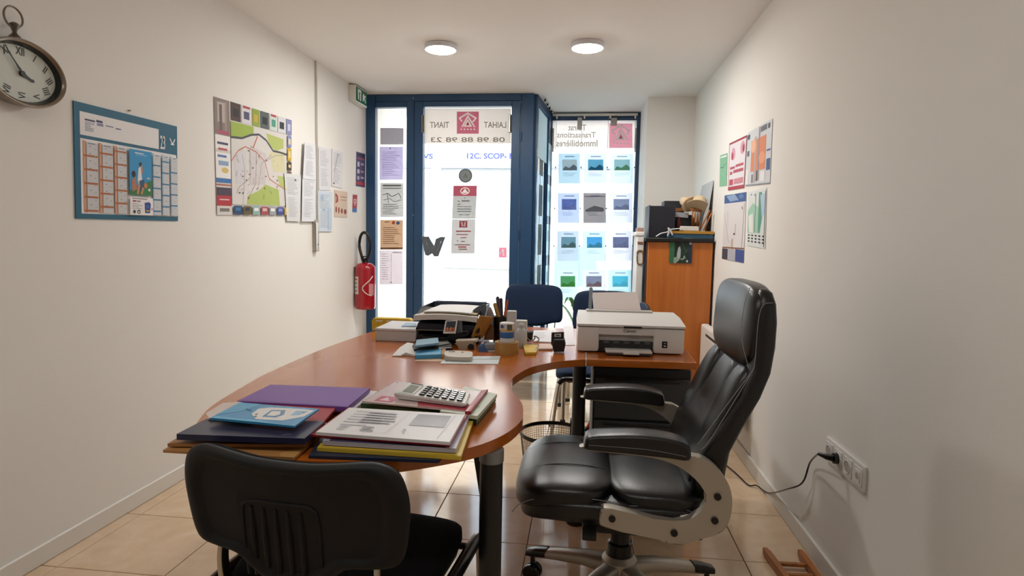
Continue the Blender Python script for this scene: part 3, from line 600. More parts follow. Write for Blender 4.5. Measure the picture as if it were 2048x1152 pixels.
cplate('display_bezel', .05, .27, .12, .9, .001, mat('#c2c3bf', .4)); cplate('display', .09, .23, .2, .82, .0016, mat('#7d8479', .2)); cplate('solar_strip', .07, .25, .03, .10, .0012, M_BLK)
for i in range(6):
    for j in range(5): cplate('key', .34 + i * .105, .34 + i * .105 + .07, .10 + j * .165, .10 + j * .165 + .11, .0045, M_BLKG, None, .0012)

# ================================================================== THINGS AT THE BACK OF THE DESK
def solid(name, label, cat, x0, x1, y0, y1, z0, z1, m, bev=.003, rz=0):
    t = Vector(((x0 + x1) / 2, (y0 + y1) / 2, z0)); bm = NB(); box(bm, x0 - t.x, x1 - t.x, y0 - t.y, y1 - t.y, 0, z1 - z0, bev, 2)
    o = mk(name, bm, m, None, label, cat); o.location = t; o.rotation_euler[2] = rz; return o
bt = thing('cardboard_box', 'flat white cardboard box at the far left of the desk', 'box', (-.83, 2.74, Z))
bm = NB(); box(bm, -.925, -.735, 2.615, 2.86, Z, Z + .046, .003, 1); wpart(bt, 'body', bm, mat('#cbc9c8', .55)); bm = NB(); box(bm, -.927, -.733, 2.613, 2.862, Z + .046, Z + .058, .003, 1); wpart(bt, 'lid', bm, mat('#d6d5d6', .5))
sheet('paper_sheet', 'blue edged slip on the white box lid', 'paper', [hz(812, 645, Z + .062), hz(832, 646, Z + .062), hz(832, 652, Z + .062), hz(803, 652, Z + .062)], '#9db3c8', face=(0, 0, 1), th=.003)
yf = thing('file_box', 'yellow file box behind the white cardboard box', 'box', (-.98, 2.92, Z))
pts = smooth_loop([(x, 2.895, z) for x, z in ((-1.035, Z + .002), (-1.04, Z + .05), (-1.028, Z + .062), (-.98, Z + .064), (-.9, Z + .062), (-.85, Z + .058), (-.84, Z + .002))], 3)
bm = NB(); prism(bm, [(-1.04, 2.895, Z), (-1.042, 2.895, Z + .05), (-1.032, 2.895, Z + .062), (-.85, 2.895, Z + .064), (-.84, 2.895, Z + .055), (-.84, 2.895, Z)], (0, .05, 0), .003, 1); wpart(yf, 'body', bm, mat('#d9b21e', .45))
for x0 in (-1.02, -.965): bm = NB(); box(bm, x0, x0 + .035, 2.8935, 2.8955, Z + .045, Z + .054); wpart(yf, 'print_mark', bm, mat('#f0e7c4', .5))
# letter trays
lt = thing('letter_tray', 'black stacked letter tray loaded with papers on the desk', 'tray', (-.6, 2.76, Z))
def tbox(name, x0, x1, y0, y1, z0, z1, m=M_BLKG, bev=.003): bm = NB(); box(bm, x0, x1, y0, y1, z0, z1, bev, 1); return wpart(lt, name, bm, m)
for k, z0 in enumerate((Z + .002, Z + .052, Z + .104)):
    bm = NB(); box(bm, -.735, -.452, 2.62, 2.93, z0, z0 + .004, .001, 1); tr = wpart(lt, 'tray_shelf', bm, M_BLKG)
    for x0, x1 in ((-.737, -.731), (-.456, -.45)): bm = NB(); prism(bm, [(x0, 2.62, z0), (x0, 2.93, z0), (x0, 2.93, z0 + .048), (x0, 2.70, z0 + .046), (x0, 2.62, z0 + .012)], (x1 - x0, 0, 0)); wpart(lt, 'tray_side', bm, M_BLKG, parent=tr)
    bm = NB(); box(bm, -.735, -.452, 2.926, 2.932, z0, z0 + .05); wpart(lt, 'tray_back', bm, mat('#27364c', .4), parent=tr)
def pile(name, label, cat, x0, x1, y0, y1, z0, z1, h, rz=0, sag=0):
    t = Vector(((x0 + x1) / 2, (y0 + y1) / 2, z0)); bm = NB(); n = 10
    for i in range(1):
        rings = []
        for k in range(n + 1):
            u = k / n; x = x0 + (x1 - x0) * u - t.x; dz = sag * (1 - (2 * u - 1) ** 2) - sag
            rings.append([(x, y0 - t.y, dz), (x, y1 - t.y, dz), (x, y1 - t.y, z1 - z0 + dz), (x, y0 - t.y, z1 - z0 + dz)])
        loft(bm, rings)
    o = mk(name, bm, mat(h, .6), None, label, cat); o.location = t; o.rotation_euler[2] = rz; return o
pile('paper_stack', 'stack of white papers bulging on the top letter tray', 'paper', -.745, -.46, 2.60, 2.91, Z + .109, Z + .132, '#dcd8d2', .02, .008)
pile('paper_folder', 'cream folder on the white papers of the tray', 'folder', -.70, -.455, 2.64, 2.90, Z + .133, Z + .138, '#d8c49a', -.06, .004)
pile('paper_sheet', 'white sheet with a folded edge topmost on the tray', 'paper', -.70, -.48, 2.63, 2.91, Z + .139, Z + .143, '#e4e2df', -.05, .004)
pile('paper_stack', 'dark folders and papers in the middle letter tray', 'paper', -.73, -.46, 2.625, 2.9, Z + .057, Z + .085, '#1d2233', 0, .0)
pile('paper_sheet', 'cream papers under dark folders in the middle tray', 'paper', -.733, -.50, 2.615, 2.9, Z + .0565, Z + .0568, '#cfc4a8', 0, 0)
pile('paper_stack', 'black folders in the bottom letter tray', 'paper', -.73, -.46, 2.625, 2.9, Z + .007, Z + .035, '#15171b', 0, 0)
fl = [hy(872, 601, 2.945), hy(973, 604, 2.945), hy(973, 640, 2.945), hy(872, 640, 2.945)]
sheet('document_folder', 'slate blue folder standing behind the letter tray', 'folder', [fl[0], fl[1], Vector((fl[1].x, 2.945, Z)), Vector((fl[0].x, 2.945, Z))], '#3a4a5e', face=(0, -1, 0), th=.006)
fl = [hz(968, 612, Z + .125), hz(972, 618, Z + .125)]
bm = NB(); prism(bm, smooth_loop([hy(x, y, 2.68) for x, y in [(945, 622), (958, 612), (972, 610), (970, 630), (962, 645), (944, 646), (943, 636)]], 3), (0, .004, 0)); mk('document_folder', bm, mat('#59646f', .35), None, 'grey plastic folder corner drooping off the tray right side', 'folder')
# small card frame
pf = thing('photo_frame', 'small white framed picture leaning on the letter tray', 'picture frame', (-.58, 2.6, Z + .04))
qa = [hy(891, 641, 2.60), hy(915, 640, 2.60), hy(911, 667, 2.575), hy(886, 667, 2.575)]
sheet('frame', None, None, qa, '#e6e3de', [('r', .12, .08, .9, .86, '#38404c'), ('p', [(.12, .6), (.3, .5), (.4, .62), (.6, .5), (.75, .6), (.9, .5), (.9, .86), (.12, .86)], '#b5643c'), ('r', .25, .55, .32, .8, '#d9a184'), ('r', .5, .55, .58, .82, '#d9a184')], (0, -1, .2), .004, t=pf)
sol = hy(919, 668, 2.59); bm = NB(); prism(bm, [hy(*p, 2.61) for p in ((914, 640), (924, 638), (925, 665), (912, 668))], (0, .012, 0), .002, 1); wpart(pf, 'frame_side', bm, mat('#70757a', .4))
hb = thing('desk_organizer', 'low black desk organizer in front of the letter tray', 'organizer', (-.58, 2.56, Z))
bm = NB(); box(bm, -.70, -.47, 2.575, 2.614, Z, Z + .036, .008, 2); wpart(hb, 'body', bm, M_BLKG)
bm = NB(); prism(bm, smooth_loop([hy(*p, 2.57) for p in ((898, 670), (930, 668), (937, 663), (938, 667), (930, 673), (898, 676))], 3), (0, .05, 0)); wpart(hb, 'lip', bm, M_BLK)
def slab(name, label, cat, px, ybase, th, h, rough=.45, bev=.002):
    bm = NB(); prism(bm, [hy(*p, ybase) for p in px], (0, th, 0), bev, 1); return mk(name, bm, mat(h, rough), None, label, cat)
def lying(name, label, cat, px, z, th, h, rough=.45, bev=.003, sm=0):
    p = [hz(*q, z + th) for q in px]; p = smooth_loop(p, sm) if sm else p
    bm = NB(); prism(bm, p, (0, 0, -th), bev, 2); return mk(name, bm, mat(h, rough), None, label, cat)
lying('glasses_sleeve', 'light blue soft sleeve lying on the black organizer', 'sleeve', [(833, 679), (876, 675), (878, 685), (830, 691)], Z + .037, .010, '#7fa3b8', .6)
lying('stapler', 'black and grey stapler lying in front of the organizer', 'stapler', [(824, 690), (832, 685), (850, 684), (895, 679), (903, 688), (905, 695), (870, 697), (828, 698)], Z, .022, '#1a1c1d', .35, .005)
lying('stapler_cover', 'grey green plastic strip on the black stapler', 'stapler', [(851, 687), (895, 680), (900, 686), (870, 692), (848, 696)], Z + .0225, .004, '#565a50', .5)
bm = NB(); pp = [(784, 712), (800, 700), (815, 694), (826, 696), (834, 708), (836, 714), (812, 711), (800, 713)]
vv = [hz(*p, Z + .001) for p in pp]; top = [v + Vector((0, 0, h)) for v, h in zip(vv, (.002, .012, .02, .02, .012, .003, .012, .004))]
loft(bm, [vv, top]); mk('paper_sheet', bm, mat('#dcdad8', .6), None, 'curled white paper left of the blue marker', 'paper')
mk_ = thing('marker_box', 'sky blue eraser box with a kraft end', 'box', hz(862, 709, Z))
lb = [hz(*q, Z + .018) for q in ((834, 700), (884, 696), (882, 708), (830, 710))]; bm = NB(); prism(bm, lb, (0, 0, -.018), .003, 2); wpart(mk_, 'body', bm, mat('#4f9fcc', .45))
lb = [hz(*q, Z + .0185) for q in ((884, 696), (892, 696), (889, 709), (882, 708))]; bm = NB(); prism(bm, lb, (0, 0, -.0185), .002, 1); wpart(mk_, 'end_flap', bm, mat('#b08a5a', .7))
sheet('paper_slip', 'pale blue grey card lying at the front of the clutter', 'paper', [hz(893, 713, Z + .002), hz(1001, 712, Z + .002), hz(996, 728, Z + .002), hz(880, 727, Z + .002)], '#cfd8da', [('l', [(.35, .4), (.97, .42)], .005, '#7d8f92'), ('e', .08, .7, .02, .06, '#7f878a')], (0, 0, 1), .0015)
sheet('paper_slip', 'thin cream slip under the pale blue card', 'paper', [hz(832, 713, Z + .001), hz(900, 714, Z + .001), hz(895, 723, Z + .001), hz(830, 722, Z + .001)], '#c9a98a', (), (0, 0, 1), .0008)
rm = thing('remote_control', 'small beige remote lying on the pale blue card', 'remote', hz(917, 714, Z + .003))
lb = [hz(*q, Z + .02) for q in ((892, 701), (940, 702), (945, 706), (944, 712), (938, 714), (893, 712), (889, 707))]; bm = NB(); prism(bm, smooth_loop(lb, 2), (0, 0, -.0175), .004, 2); wpart(rm, 'body', bm, mat('#cfc6b8', .45))
for x, y in ((900, 704), (905, 704), (925, 705), (908, 704)): q_ = hz(x, y, Z + .0195); bm = NB(); disc(bm, q_, .004, (0, 0, 1), .002, 10); wpart(rm, 'button', bm, M_GREYD)
hp = thing('hole_punch', 'beige metal hole punch with black knob', 'hole punch', hz(935, 706, Z))
bm = NB(); prism(bm, [hy(*p, 2.50) for p in ((914, 684), (948, 683), (948, 703), (917, 703), (917, 692), (909, 688))], (0, .05, 0), .003, 1); wpart(hp, 'body', bm, mat('#b8ad9a', .45, .3))
bm = NB(); q_ = hy(942, 694, 2.497); disc(bm, q_, .014, (0, -1, 0), .006, 20); wpart(hp, 'knob', bm, M_BLK)
bm = NB(); prism(bm, [hy(*p, 2.50) for p in ((911, 681), (952, 680), (954, 684), (912, 686))], (0, .055, 0), .002, 1); wpart(hp, 'lever', bm, mat('#cbc2b2', .4, .3))
td = thing('tape_dispenser', 'clear and blue tape dispenser beside the kraft tape roll', 'tape dispenser', hz(980, 708, Z))
for p, h, nm, dy in ((((956, 694), (968, 688), (972, 700), (970, 709), (957, 709)), '#3b6ea8', 'base', 0), (((969, 700), (998, 699), (999, 709), (970, 710)), '#3f78b5', 'reservoir', .002), (((968, 689), (998, 688), (999, 699), (969, 700)), '#8d959a', 'cover', .004)):
    bm = NB(); prism(bm, [hy(*q, 2.46 + dy) for q in p], (0, .05, 0), .003, 1); wpart(td, nm, bm, mat(h, .15))
bm = NB(); prism(bm, [hy(*q, 2.459) for q in ((976, 701), (994, 700), (994, 704), (977, 705))], (0, .004, 0), .001, 1); wpart(td, 'label_strip', bm, mat('#c9bfae', .4))
# kraft envelopes
sheet('kraft_envelope', 'tilted kraft envelope standing between tray and pen pot', 'envelope', [hy(961, 632, 2.62), hy(988, 634, 2.70), hy(966, 676, 2.70), hy(942, 679, 2.60)], '#b9853f', [('l', [(.25, .02), (.3, .95)], .002, '#8f5f25')], (1, -1, 0), .006)
sheet('kraft_envelope', 'second kraft envelope behind the tilted one', 'envelope', [hy(972, 641, 2.72), hy(998, 662, 2.72), hy(990, 680, 2.72), hy(968, 680, 2.72)], '#7c5630', (), (0, -1, 0), .004)
bm = NB(); prism(bm, smooth_loop([hy(*p, 2.74) for p in ((972, 640), (975, 620), (980, 614), (985, 622), (990, 640), (988, 660))], 3), (0, .006, 0)); mk('mirror_card', bm, mat('#b9b4ba', .3), None, 'pale grey rounded card behind the envelopes', 'card')
# pen pot with pens
pc = hz(1000, 683, Z); pp_ = thing('pen_pot', 'tall black pen pot', 'pot', (pc.x, 2.74, Z)); px_ = pc.x
bm = NB()
for k in range(1): lathe(bm, [(.033, 0), (.035, .003), (.036, .115), (.033, .115), (.032, .006)], (0, 0, 0), 28)
mk('cup', bm, M_BLKG, pp_)
def stick(name, label, cat, a, b, r, m, y=2.74, seg=8, flat=1):
    p, q_ = hy(*a, y), hy(*b, y); bm = NB(); tube(bm, [p, p + (q_ - p) * .5, p + (q_ - p) * .96, q_], [r, r, r, r * .5], seg, flat=flat); return mk(name, bm, m, None, label, cat)
stick('scissors', 'purple grey scissor handle in the pen pot', 'scissors', (1002, 665), (995, 593), .009, mat('#3d3a4e', .4), 2.735)
stick('scissors', 'dark navy handle right of the purple one in the pen pot', 'scissors', (1004, 665), (1002, 596), .008, mat('#23273c', .4), 2.75)
stick('ruler', 'wooden ruler leaning out of the pen pot', 'ruler', (1004, 660), (989, 606), .009, mat('#b58846', .6), 2.72, 4)
stick('pencil', 'orange pencil rising from the pen pot', 'pencil', (1004, 665), (1015, 600), .006, mat('#c8642c', .5), 2.73, 6)
stick('pencil', 'thin orange brown pencil low in the pen pot', 'pencil', (1006, 665), (1010, 622), .005, mat('#a8502a', .5), 2.76, 6)
stick('pen', 'white pen standing left in the pen pot', 'pen', (1000, 665), (993, 615), .005, mat('#d8d8da', .4), 2.76)
# glue tubes
gl = thing('glue_pot', 'white glue pot with blue band standing in the tape roll', 'glue pot', (hz(1024, 690, Z).x, 2.45, Z)); gx = gl.location.x
bm = NB(); lathe(bm, [(.028, .0), (.03, .003), (.030, .05), (.029, .052), (.029, .094), (.031, .096), (.031, .125), (.027, .128)], (0, 0, 0), 28); mk('bottle', bm, mat('#dcd9d3', .4), gl)
bm = NB(); lathe(bm, [(.0297, .066), (.0302, .067), (.0302, .09), (.0297, .091)], (0, 0, 0), 28); mk('label_band', bm, mat('#2f66a8', .4), gl, 'blue label band')
bm = NB(); lathe(bm, [(.0315, .096), (.0318, .097), (.0318, .1), (.0315, .101)], (0, 0, 0), 28); mk('label_band', bm, mat('#d3a63a', .4), gl, 'thin yellow ring')
bm = NB(); prism(bm, [(-.012, -.0315, .008), (.012, -.0315, .008), (.006, -.0315, .018), (.01, -.0315, .034), (.0, -.0315, .026)], (0, .003, 0)); mk('print_mark', bm, mat('#3a4a70', .4), gl, 'blue bird mark')
bm = NB(); box(bm, .004, .024, -.0325, -.029, .101, .124); mk('print_mark', bm, mat('#5d5f52', .4), gl, 'dark label patch')
bm = NB(); disc(bm, (-.016, -.0305, .115), .007, (-.3, -1, 0), .003, 14); mk('print_mark', bm, mat('#2f5f9c', .4), gl, 'round blue mark')
tr_ = thing('tape_roll', 'large roll of brown kraft tape lying on the desk', 'tape', (gx, 2.45, Z))
bm = NB(); N = 40
rr = [[(r * math.cos(2 * PI * k / N), r * math.sin(2 * PI * k / N), h) for k in range(N)] for r, h in ((.05, .0), (.05, .048), (.036, .048), (.036, .0), (.05, 0))]; loft(bm, rr, False); bmesh.ops.remove_doubles(bm, verts=bm.verts[:], dist=1e-5); mk('tape_coil', bm, mat('#b58a4c', .35), tr_)
bm = NB(); rr = [[(r * math.cos(2 * PI * k / N), r * math.sin(2 * PI * k / N), h) for k in range(N)] for r, h in ((.0362, .001), (.0362, .049), (.034, .049), (.034, .001), (.0362, .001))]; loft(bm, rr, False); bmesh.ops.remove_doubles(bm, verts=bm.verts[:], dist=1e-5); mk('core', bm, mat('#a98a62', .8), tr_)
solid('cardboard_box', 'tiny white box with black dot behind the glue pot', 'box', gx - .012, gx + .026, 2.53, 2.57, Z, Z + .165, mat('#c9c7c6', .5))
bm = NB(); lathe(bm, [(.026, 0), (.027, .01), (.026, .06), (.016, .078), (.012, .08), (.012, .095), (.008, .1)], (hz(1048, 682, Z).x, 2.62, Z), 20); mk('correction_bottle', bm, mat('#c6c8ca', .35), None, 'squat grey white bottle right of the glue pot', 'bottle')
solid('cardboard_box', 'cream box half hidden behind the squat bottle', 'box', gx + .01, gx + .06, 2.68, 2.72, Z, Z + .105, mat('#d3d0c9', .5))
lying('note_pad', 'yellow note pad beside the kraft tape roll', 'notepad', [(1046, 688), (1076, 690), (1073, 704), (1050, 705)], Z, .012, '#d6b13a', .6)
sheet('paper_slip', 'white edged slip leaning on the yellow pad', 'paper', [hy(1074, 692, 2.5), hy(1077, 693, 2.5), hy(1073, 706, 2.47), hy(1066, 706, 2.47)], '#e4e0cf', (), (1, -1, 0), .001)
sb = thing('stamp_box', 'black stamp box with tangled wire behind the yellow pad', 'box', hz(1060, 686, Z))
bm = NB(); prism(bm, [hy(*p, 2.66) for p in ((1042, 667), (1066, 664), (1064, 683), (1042, 684))], (0, .05, 0), .003, 1); wpart(sb, 'body', bm, M_BLKG)
bm = NB(); tube(bm, smooth_loop([hy(*p, 2.64) for p in ((1047, 676), (1053, 674), (1058, 680), (1065, 681), (1070, 676), (1068, 672), (1074, 674), (1078, 680), (1072, 684))], 5, False), .003, 6); wpart(sb, 'wire', bm, M_STEEL)
sheet('paper_sheet', 'white papers stacked near the far desk edge', 'paper', [hz(1063, 661, Z + .006), hz(1108, 660, Z + .006), hz(1102, 684, Z + .006), hz(1066, 682, Z + .006)], '#dedce0', para(.1, .2, .9, .8, 4, '#c3c2c8', 4), (0, 0, 1), .006)
sheet('paper_sheet', 'pale sheet painted as the window reflection on the desk beside the printer', 'paper', [hz(1126, 652, Z + .004), hz(1146, 650, Z + .004), hz(1150, 690, Z + .002), hz(1130, 690, Z + .002)], '#e2e0e2', (), (0, 0, 1), .003)  # window glare on the desktop, put in as a pale flat sheet
lying('note_pad', 'pinkish white pad left of the black card holder', 'notepad', [(1078, 687), (1107, 687), (1106, 697), (1077, 697)], Z, .008, '#d9b9a6', .5)
ch = thing('card_holder', 'black faceted card holder with white label', 'card holder', hz(1115, 704, Z))
bm = NB(); prism(bm, [hy(*p, 2.50) for p in ((1104, 690), (1108, 680), (1129, 680), (1131, 690), (1128, 704), (1107, 704))], (0, .045, 0), .003, 1); wpart(ch, 'body', bm, mat('#191c26', .4))
bm = NB(); prism(bm, [hy(*p, 2.548) for p in ((1103, 665), (1128, 664), (1128, 690), (1102, 690))], (0, .006, 0), .002, 1); wpart(ch, 'back_plate', bm, mat('#262a36', .4))
bm = NB(); prism(bm, [hy(*p, 2.546) for p in ((1109, 668), (1122, 667), (1122, 674), (1109, 674))], (0, .003, 0)); wpart(ch, 'label_plate', bm, mat('#d9d8d4', .5)); bm = NB(); prism(bm, [hy(*p, 2.545) for p in ((1112, 670), (1119, 670), (1119, 672), (1112, 672))], (0, .002, 0)); wpart(ch, 'print_mark', bm, M_BLK)

# ================================================================== CABINET AND WHAT STANDS ON IT
cb = thing('cabinet', 'waist high orange wood cabinet with black top by the right wall', 'cabinet', (.69, 4.85, 0))
bm = NB(); box(bm, .462, .915, 4.42, 5.38, .05, 1.215, .003, 1); wpart(cb, 'body', bm, M_CAB)
bm = NB(); box(bm, .442, .918, 4.40, 5.4, 1.215, 1.243, .004, 1); wpart(cb, 'top', bm, M_BLK)
bm = NB(); box(bm, .456, .463, 4.424, 5.38, .05, 1.213); wpart(cb, 'door', bm, mat('#4a2512', .4)); bm = NB(); box(bm, .47, .9, 4.45, 5.36, 0, .05); wpart(cb, 'plinth', bm, M_BLK)
bm = NB(); box(bm, .9155, .9185, 4.418, 4.43, .05, 1.214); wpart(cb, 'edge_band', bm, M_BLK)
KT = 1.243; KY = 4.414
pic = [hy(1340, 482, KY), hy(1385, 483, KY), hy(1383, 527, KY), hy(1338, 526, KY)]
sheet('poster', 'dark green leafy picture taped to the cabinet side', 'picture', pic, '#1c3328', [('r', 0, 0, .22, 1, '#2f6b4a'), ('p', [(.22, .0), (.5, 0), (.42, .3), (.3, .7), (.22, .8)], '#14201e'), ('p', [(.33, .6), (.38, .3), (.45, .22), (.5, .4), (.5, .7), (.44, .85), (.35, .8)], '#a9b4b4'), ('p', [(.2, .75), (.35, .7), (.45, .85), (.3, 1), (.2, 1)], '#8fa08c'), ('l', [(.5, .8), (.62, .82), (.68, .65)], .008, '#9fb3a5'), ('l', [(.55, .1), (.75, .5)], .004, '#44604f'), ('l', [(.6, .6), (.9, .3)], .004, '#3d5a4a'), ('r', .82, 0, 1, 1, '#22303f'), ('e', .92, .08, .06, .08, '#9fb4c4'), ('e', .8, .9, .04, .06, '#c9d2cf'), ('e', .7, .75, .03, .04, '#7f9a8a')], (0, -1, 0))
def kslab(name, label, cat, px, y, th, h, rough=.45, bev=.002): return slab(name, label, cat, px, y, th, h, rough, bev)
bxa = hy(1299, 410, 4.55); bxb = hy(1349, 474, 4.55)
fbx = thing('box_file', 'tall black box file on the cabinet', 'box', (bxa.x + .09, 4.7, KT))
bm = NB(); box(bm, bxa.x + .004, bxb.x, 4.55, 4.85, KT, bxa.z - .005, .003, 1); wpart(fbx, 'body', bm, mat('#171a24', .5)); bm = NB(); box(bm, bxa.x, bxa.x + .005, 4.545, 4.85, KT, bxa.z); wpart(fbx, 'spine', bm, mat('#3a3d48', .5))
o = hy(1328, 402, 4.95); p2 = hy(1368, 402, 4.95); solid('box_file', 'second black box file behind the tall one', 'box', o.x, p2.x, 4.92, 5.1, KT, o.z, mat('#1c1d24', .5))
kslab('document_tray', 'dark pouch with red edge beside the box file', 'pouch', [(1350, 428), (1385, 430), (1394, 452), (1352, 456)], 4.72, .08, '#16171b')
kslab('brochure', 'grey printed brochure standing in the dark pouch', 'brochure', [(1349, 424), (1378, 426), (1376, 436), (1349, 434)], 4.7, .01, '#a9a9ad')
kslab('wooden_case', 'small brown wooden case behind the brochure', 'case', [(1349, 416), (1372, 416), (1374, 422), (1350, 424)], 4.73, .05, '#8a5326')
kslab('lighter', 'dark red bottle shaped object in front of the pouch', 'bottle', [(1356, 434), (1359, 434), (1362, 445), (1362, 454), (1354, 455), (1355, 442)], 4.66, .02, '#7c2a22')
kslab('document_folder', 'teal folder at the base of the cabinet pile', 'folder', [(1340, 467), (1426, 469), (1427, 477.5), (1337, 475.5)], 4.455, .085, '#2f5a72', .5, .001)
kslab('yellow_folder', 'ochre folder on top of the teal one on the cabinet', 'folder', [(1342, 461), (1428, 463), (1428, 468.6), (1340, 466.6)], 4.45, .09, '#bd8a2e', .5, .001)
kslab('box', 'white card box on the ochre folder', 'box', [(1363, 452), (1397, 453), (1398, 462), (1362, 460.6)], 4.46, .07, '#d9d6d0')
bm = NB(); tube(bm, smooth_loop([hy(*p, 4.45) for p in ((1312, 473), (1322, 467), (1335, 464), (1342, 459), (1362, 457))], 5, False), .008, 6, flat=.6); tube(bm, smooth_loop([hy(*p, 4.44) for p in ((1335, 472), (1338, 462), (1336, 456), (1340, 460), (1345, 470))], 4, False), .006, 6); mk('plastic_bag', bm, mat('#cfd2d6', .3), None, 'twisted clear plastic strap on the cabinet edge', 'strap')
# leaning panels
wl = XR - .012
sheet('drawing_board', 'light grey board leaning against the right wall', 'board', [Vector((.918, 4.95, 1.66)), Vector((.922, 4.56, 1.665)), Vector((.868, 4.56, KT + .006)), Vector((.85, 4.95, KT + .006))], '#bfc3c6', (), (-1, -1, 0), .006)
bm = NB(); 
for a, b in (((1400, 460), (1420, 420)), ((1407, 461), (1424, 424))): tube(bm, [hy(*a, 4.50), hy(*b, 4.50)], .006, 6)
mk('picture_stretcher', bm, M_RACK, None, 'slim wooden frame leaning before the grey board', 'frame', kind='stuff')
kslab('black_board', 'black panel leaning in the corner against the wall', 'board', [(1414, 462), (1428, 462), (1430, 380), (1428, 378)], 4.62, .008, '#23211e')
rkx = hy(1390, 450, 4.68)
rk = thing('wooden_rack', 'small wooden slatted rack under the straw hats', 'rack', (rkx.x, 4.68, KT))
for k, (a, b) in enumerate((((1384, 452), (1386, 416)), ((1388, 452), (1391, 416)), ((1393, 453), (1396, 417)), ((1397, 453), (1401, 418)))): bm = NB(); tube(bm, [hy(*a, 4.67), hy(*b, 4.67)], .006, 6); wpart(rk, 'slat', bm, M_RACK)
bm = NB(); tube(bm, [hy(1380, 418, 4.67), hy(1404, 421, 4.67)], .008, 6); wpart(rk, 'rail', bm, M_RACK)
def hat(label, c, tilt, az, r):
    t = thing('straw_hat', label, 'hat', c, 0, 'straw hats'); Mx = Matrix.Rotation(az, 4, 'Z') @ Matrix.Rotation(tilt, 4, 'X'); m = mat('#dcc3a0', .8, noise=.08, nscale=60, bump=.3, bscale=300)
    bm = NB(); lathe(bm, [(r * .62, 0), (r * .62, .02), (r * .56, .055), (r * .42, .07), (r * .2, .066)], (0, 0, 0), 28, sy=.8); mk('crown', bm, m, t, M=Mx)
    bm = NB(); lathe(bm, [(r * .5, -.004), (r, -.010), (r * 1.02, -.006), (r * .63, .004)], (0, 0, 0), 28, sy=.8); mk('brim', bm, m, t, M=Mx)
    bm = NB(); lathe(bm, [(r * .622, .003), (r * .632, .004), (r * .628, .018), (r * .615, .019)], (0, 0, 0), 28, sy=.8); mk('band', bm, mat('#b89a72', .7), t, M=Mx)
hat('cream straw hat on the left of the two hats', hy(1378, 408, 4.70), math.radians(-62), math.radians(40), .078)
hat('cream straw hat drooping over the slatted rack', hy(1396, 410, 4.64), math.radians(-38), math.radians(-25), .085)
# white unit left of the cabinet
wu = thing('filing_box', 'narrow white filing unit with brown ring handle left of the cabinet', 'filing unit', (.42, 4.6, 0))
bm = NB(); box(bm, .390, .440, 4.50, 4.78, 0, 1.255, .004, 1); wpart(wu, 'body', bm, M_WHITE); bm = NB(); box(bm, .380, .441, 4.495, 4.79, 1.255, 1.285, .004, 1); wpart(wu, 'lid', bm, M_WHITE)
bm = NB(); tube(bm, smooth_loop([hy(*p, 4.497) for p in ((1275, 503), (1280, 501), (1285, 503), (1286, 515), (1285, 526), (1280, 528), (1275, 526), (1274, 515))], 4), .005, 6, True); wpart(wu, 'handle', bm, mat('#8a6238', .5), 'brown ring handle')
bm = NB(); prism(bm, [hy(*p, 4.4975) for p in ((1275, 483), (1286, 484), (1286, 489), (1275, 488))], (0, .004, 0)); wpart(wu, 'label_slot', bm, mat('#8a5c48', .5))
solid('paper_pack', 'reddish brown packet on the white filing unit', 'packet', .394, .438, 4.51, 4.7, 1.285, 1.315, mat('#a58378', .6))

# ================================================================== RIGHT WALL
def wsheet(name, label, cat, px, X, h, deco=(), face=None, **k): return sheet(name, label, cat, [hx(*p, X) for p in px], h, deco, face or ((-1, 0, 0) if X > 0 else (1, 0, 0)), **k)
RW, LW = XR - .003, XL + .003
wsheet('poster', 'small green map sheet, leftmost on the right wall', 'poster', [(1440, 311), (1454.4, 306), (1452.8, 371), (1439, 373)], RW, '#86bd98', [('r', .1, .05, .95, .1, '#cfe6d6'), ('l', [(.1, .4), (.5, .42), (.9, .3)], .006, '#4f7f60'), ('l', [(.3, .55), (.6, .7)], .004, '#a9d6b8')])
wsheet('poster', 'red bordered notice with two red figures on right wall', 'poster', [(1459, 287), (1494, 270), (1488, 376), (1456, 381)], RW, '#e6dfe2', [('r', 0, 0, 1, .04, '#a03040'), ('r', 0, .93, 1, 1, '#b03445'), ('l', [(.01, 0), (.01, 1)], .012, '#a84855'), ('l', [(.99, 0), (.99, 1)], .012, '#a84855'), ('e', .27, .26, .12, .13, '#d9a0b0'), ('e', .22, .3, .07, .08, '#b8405a'), ('e', .8, .2, .12, .13, '#d9a0b0'), ('e', .86, .22, .06, .08, '#a83c58'), ('r', .1, .52, .4, .57, '#b85464'), ('r', .45, .5, .9, .55, '#b85464'), ('r', .1, .62, .25, .68, '#b85464'), ('r', .32, .6, .9, .66, '#b85464'), ('r', .08, .78, .32, .9, '#c04858'), ('r', .38, .78, .92, .89, '#cf8a94')])
wsheet('poster', 'orange striped advertising poster, upper right on right wall', 'poster', [(1495.5, 266), (1545, 236.7), (1539.7, 367), (1491, 373)], RW, '#d3d6da', [('r', .02, .05, .12, .14, '#3d4a66'), ('r', .02, .35, .12, .45, '#5a5f74'), ('r', .2, .2, .8, .75, '#e08a62'), ('r', .34, .15, .42, .95, '#b9a8a4'), ('r', .5, .02, .56, .92, '#9a8f92'), ('e', .3, .3, .1, .12, '#f0b896'), ('e', .66, .55, .12, .1, '#eaa27c'), ('r', .58, .03, .82, .12, '#6f7078'), ('r', .86, .04, .93, .12, '#4a4c55'), ('r', .84, .6, .98, .78, '#4a628e'), ('r', .84, .45, .98, .48, '#5a6ea0'), ('r', .02, .7, .1, .98, '#f0f0f0'), ('r', .25, .8, .32, .95, '#8a8a92'), ('r', .45, .75, .5, .93, '#444448'), ('r', .62, .78, .8, .95, '#ededf0'), ('l', [(0, .98), (1, .99)], .006, '#8f9298')])
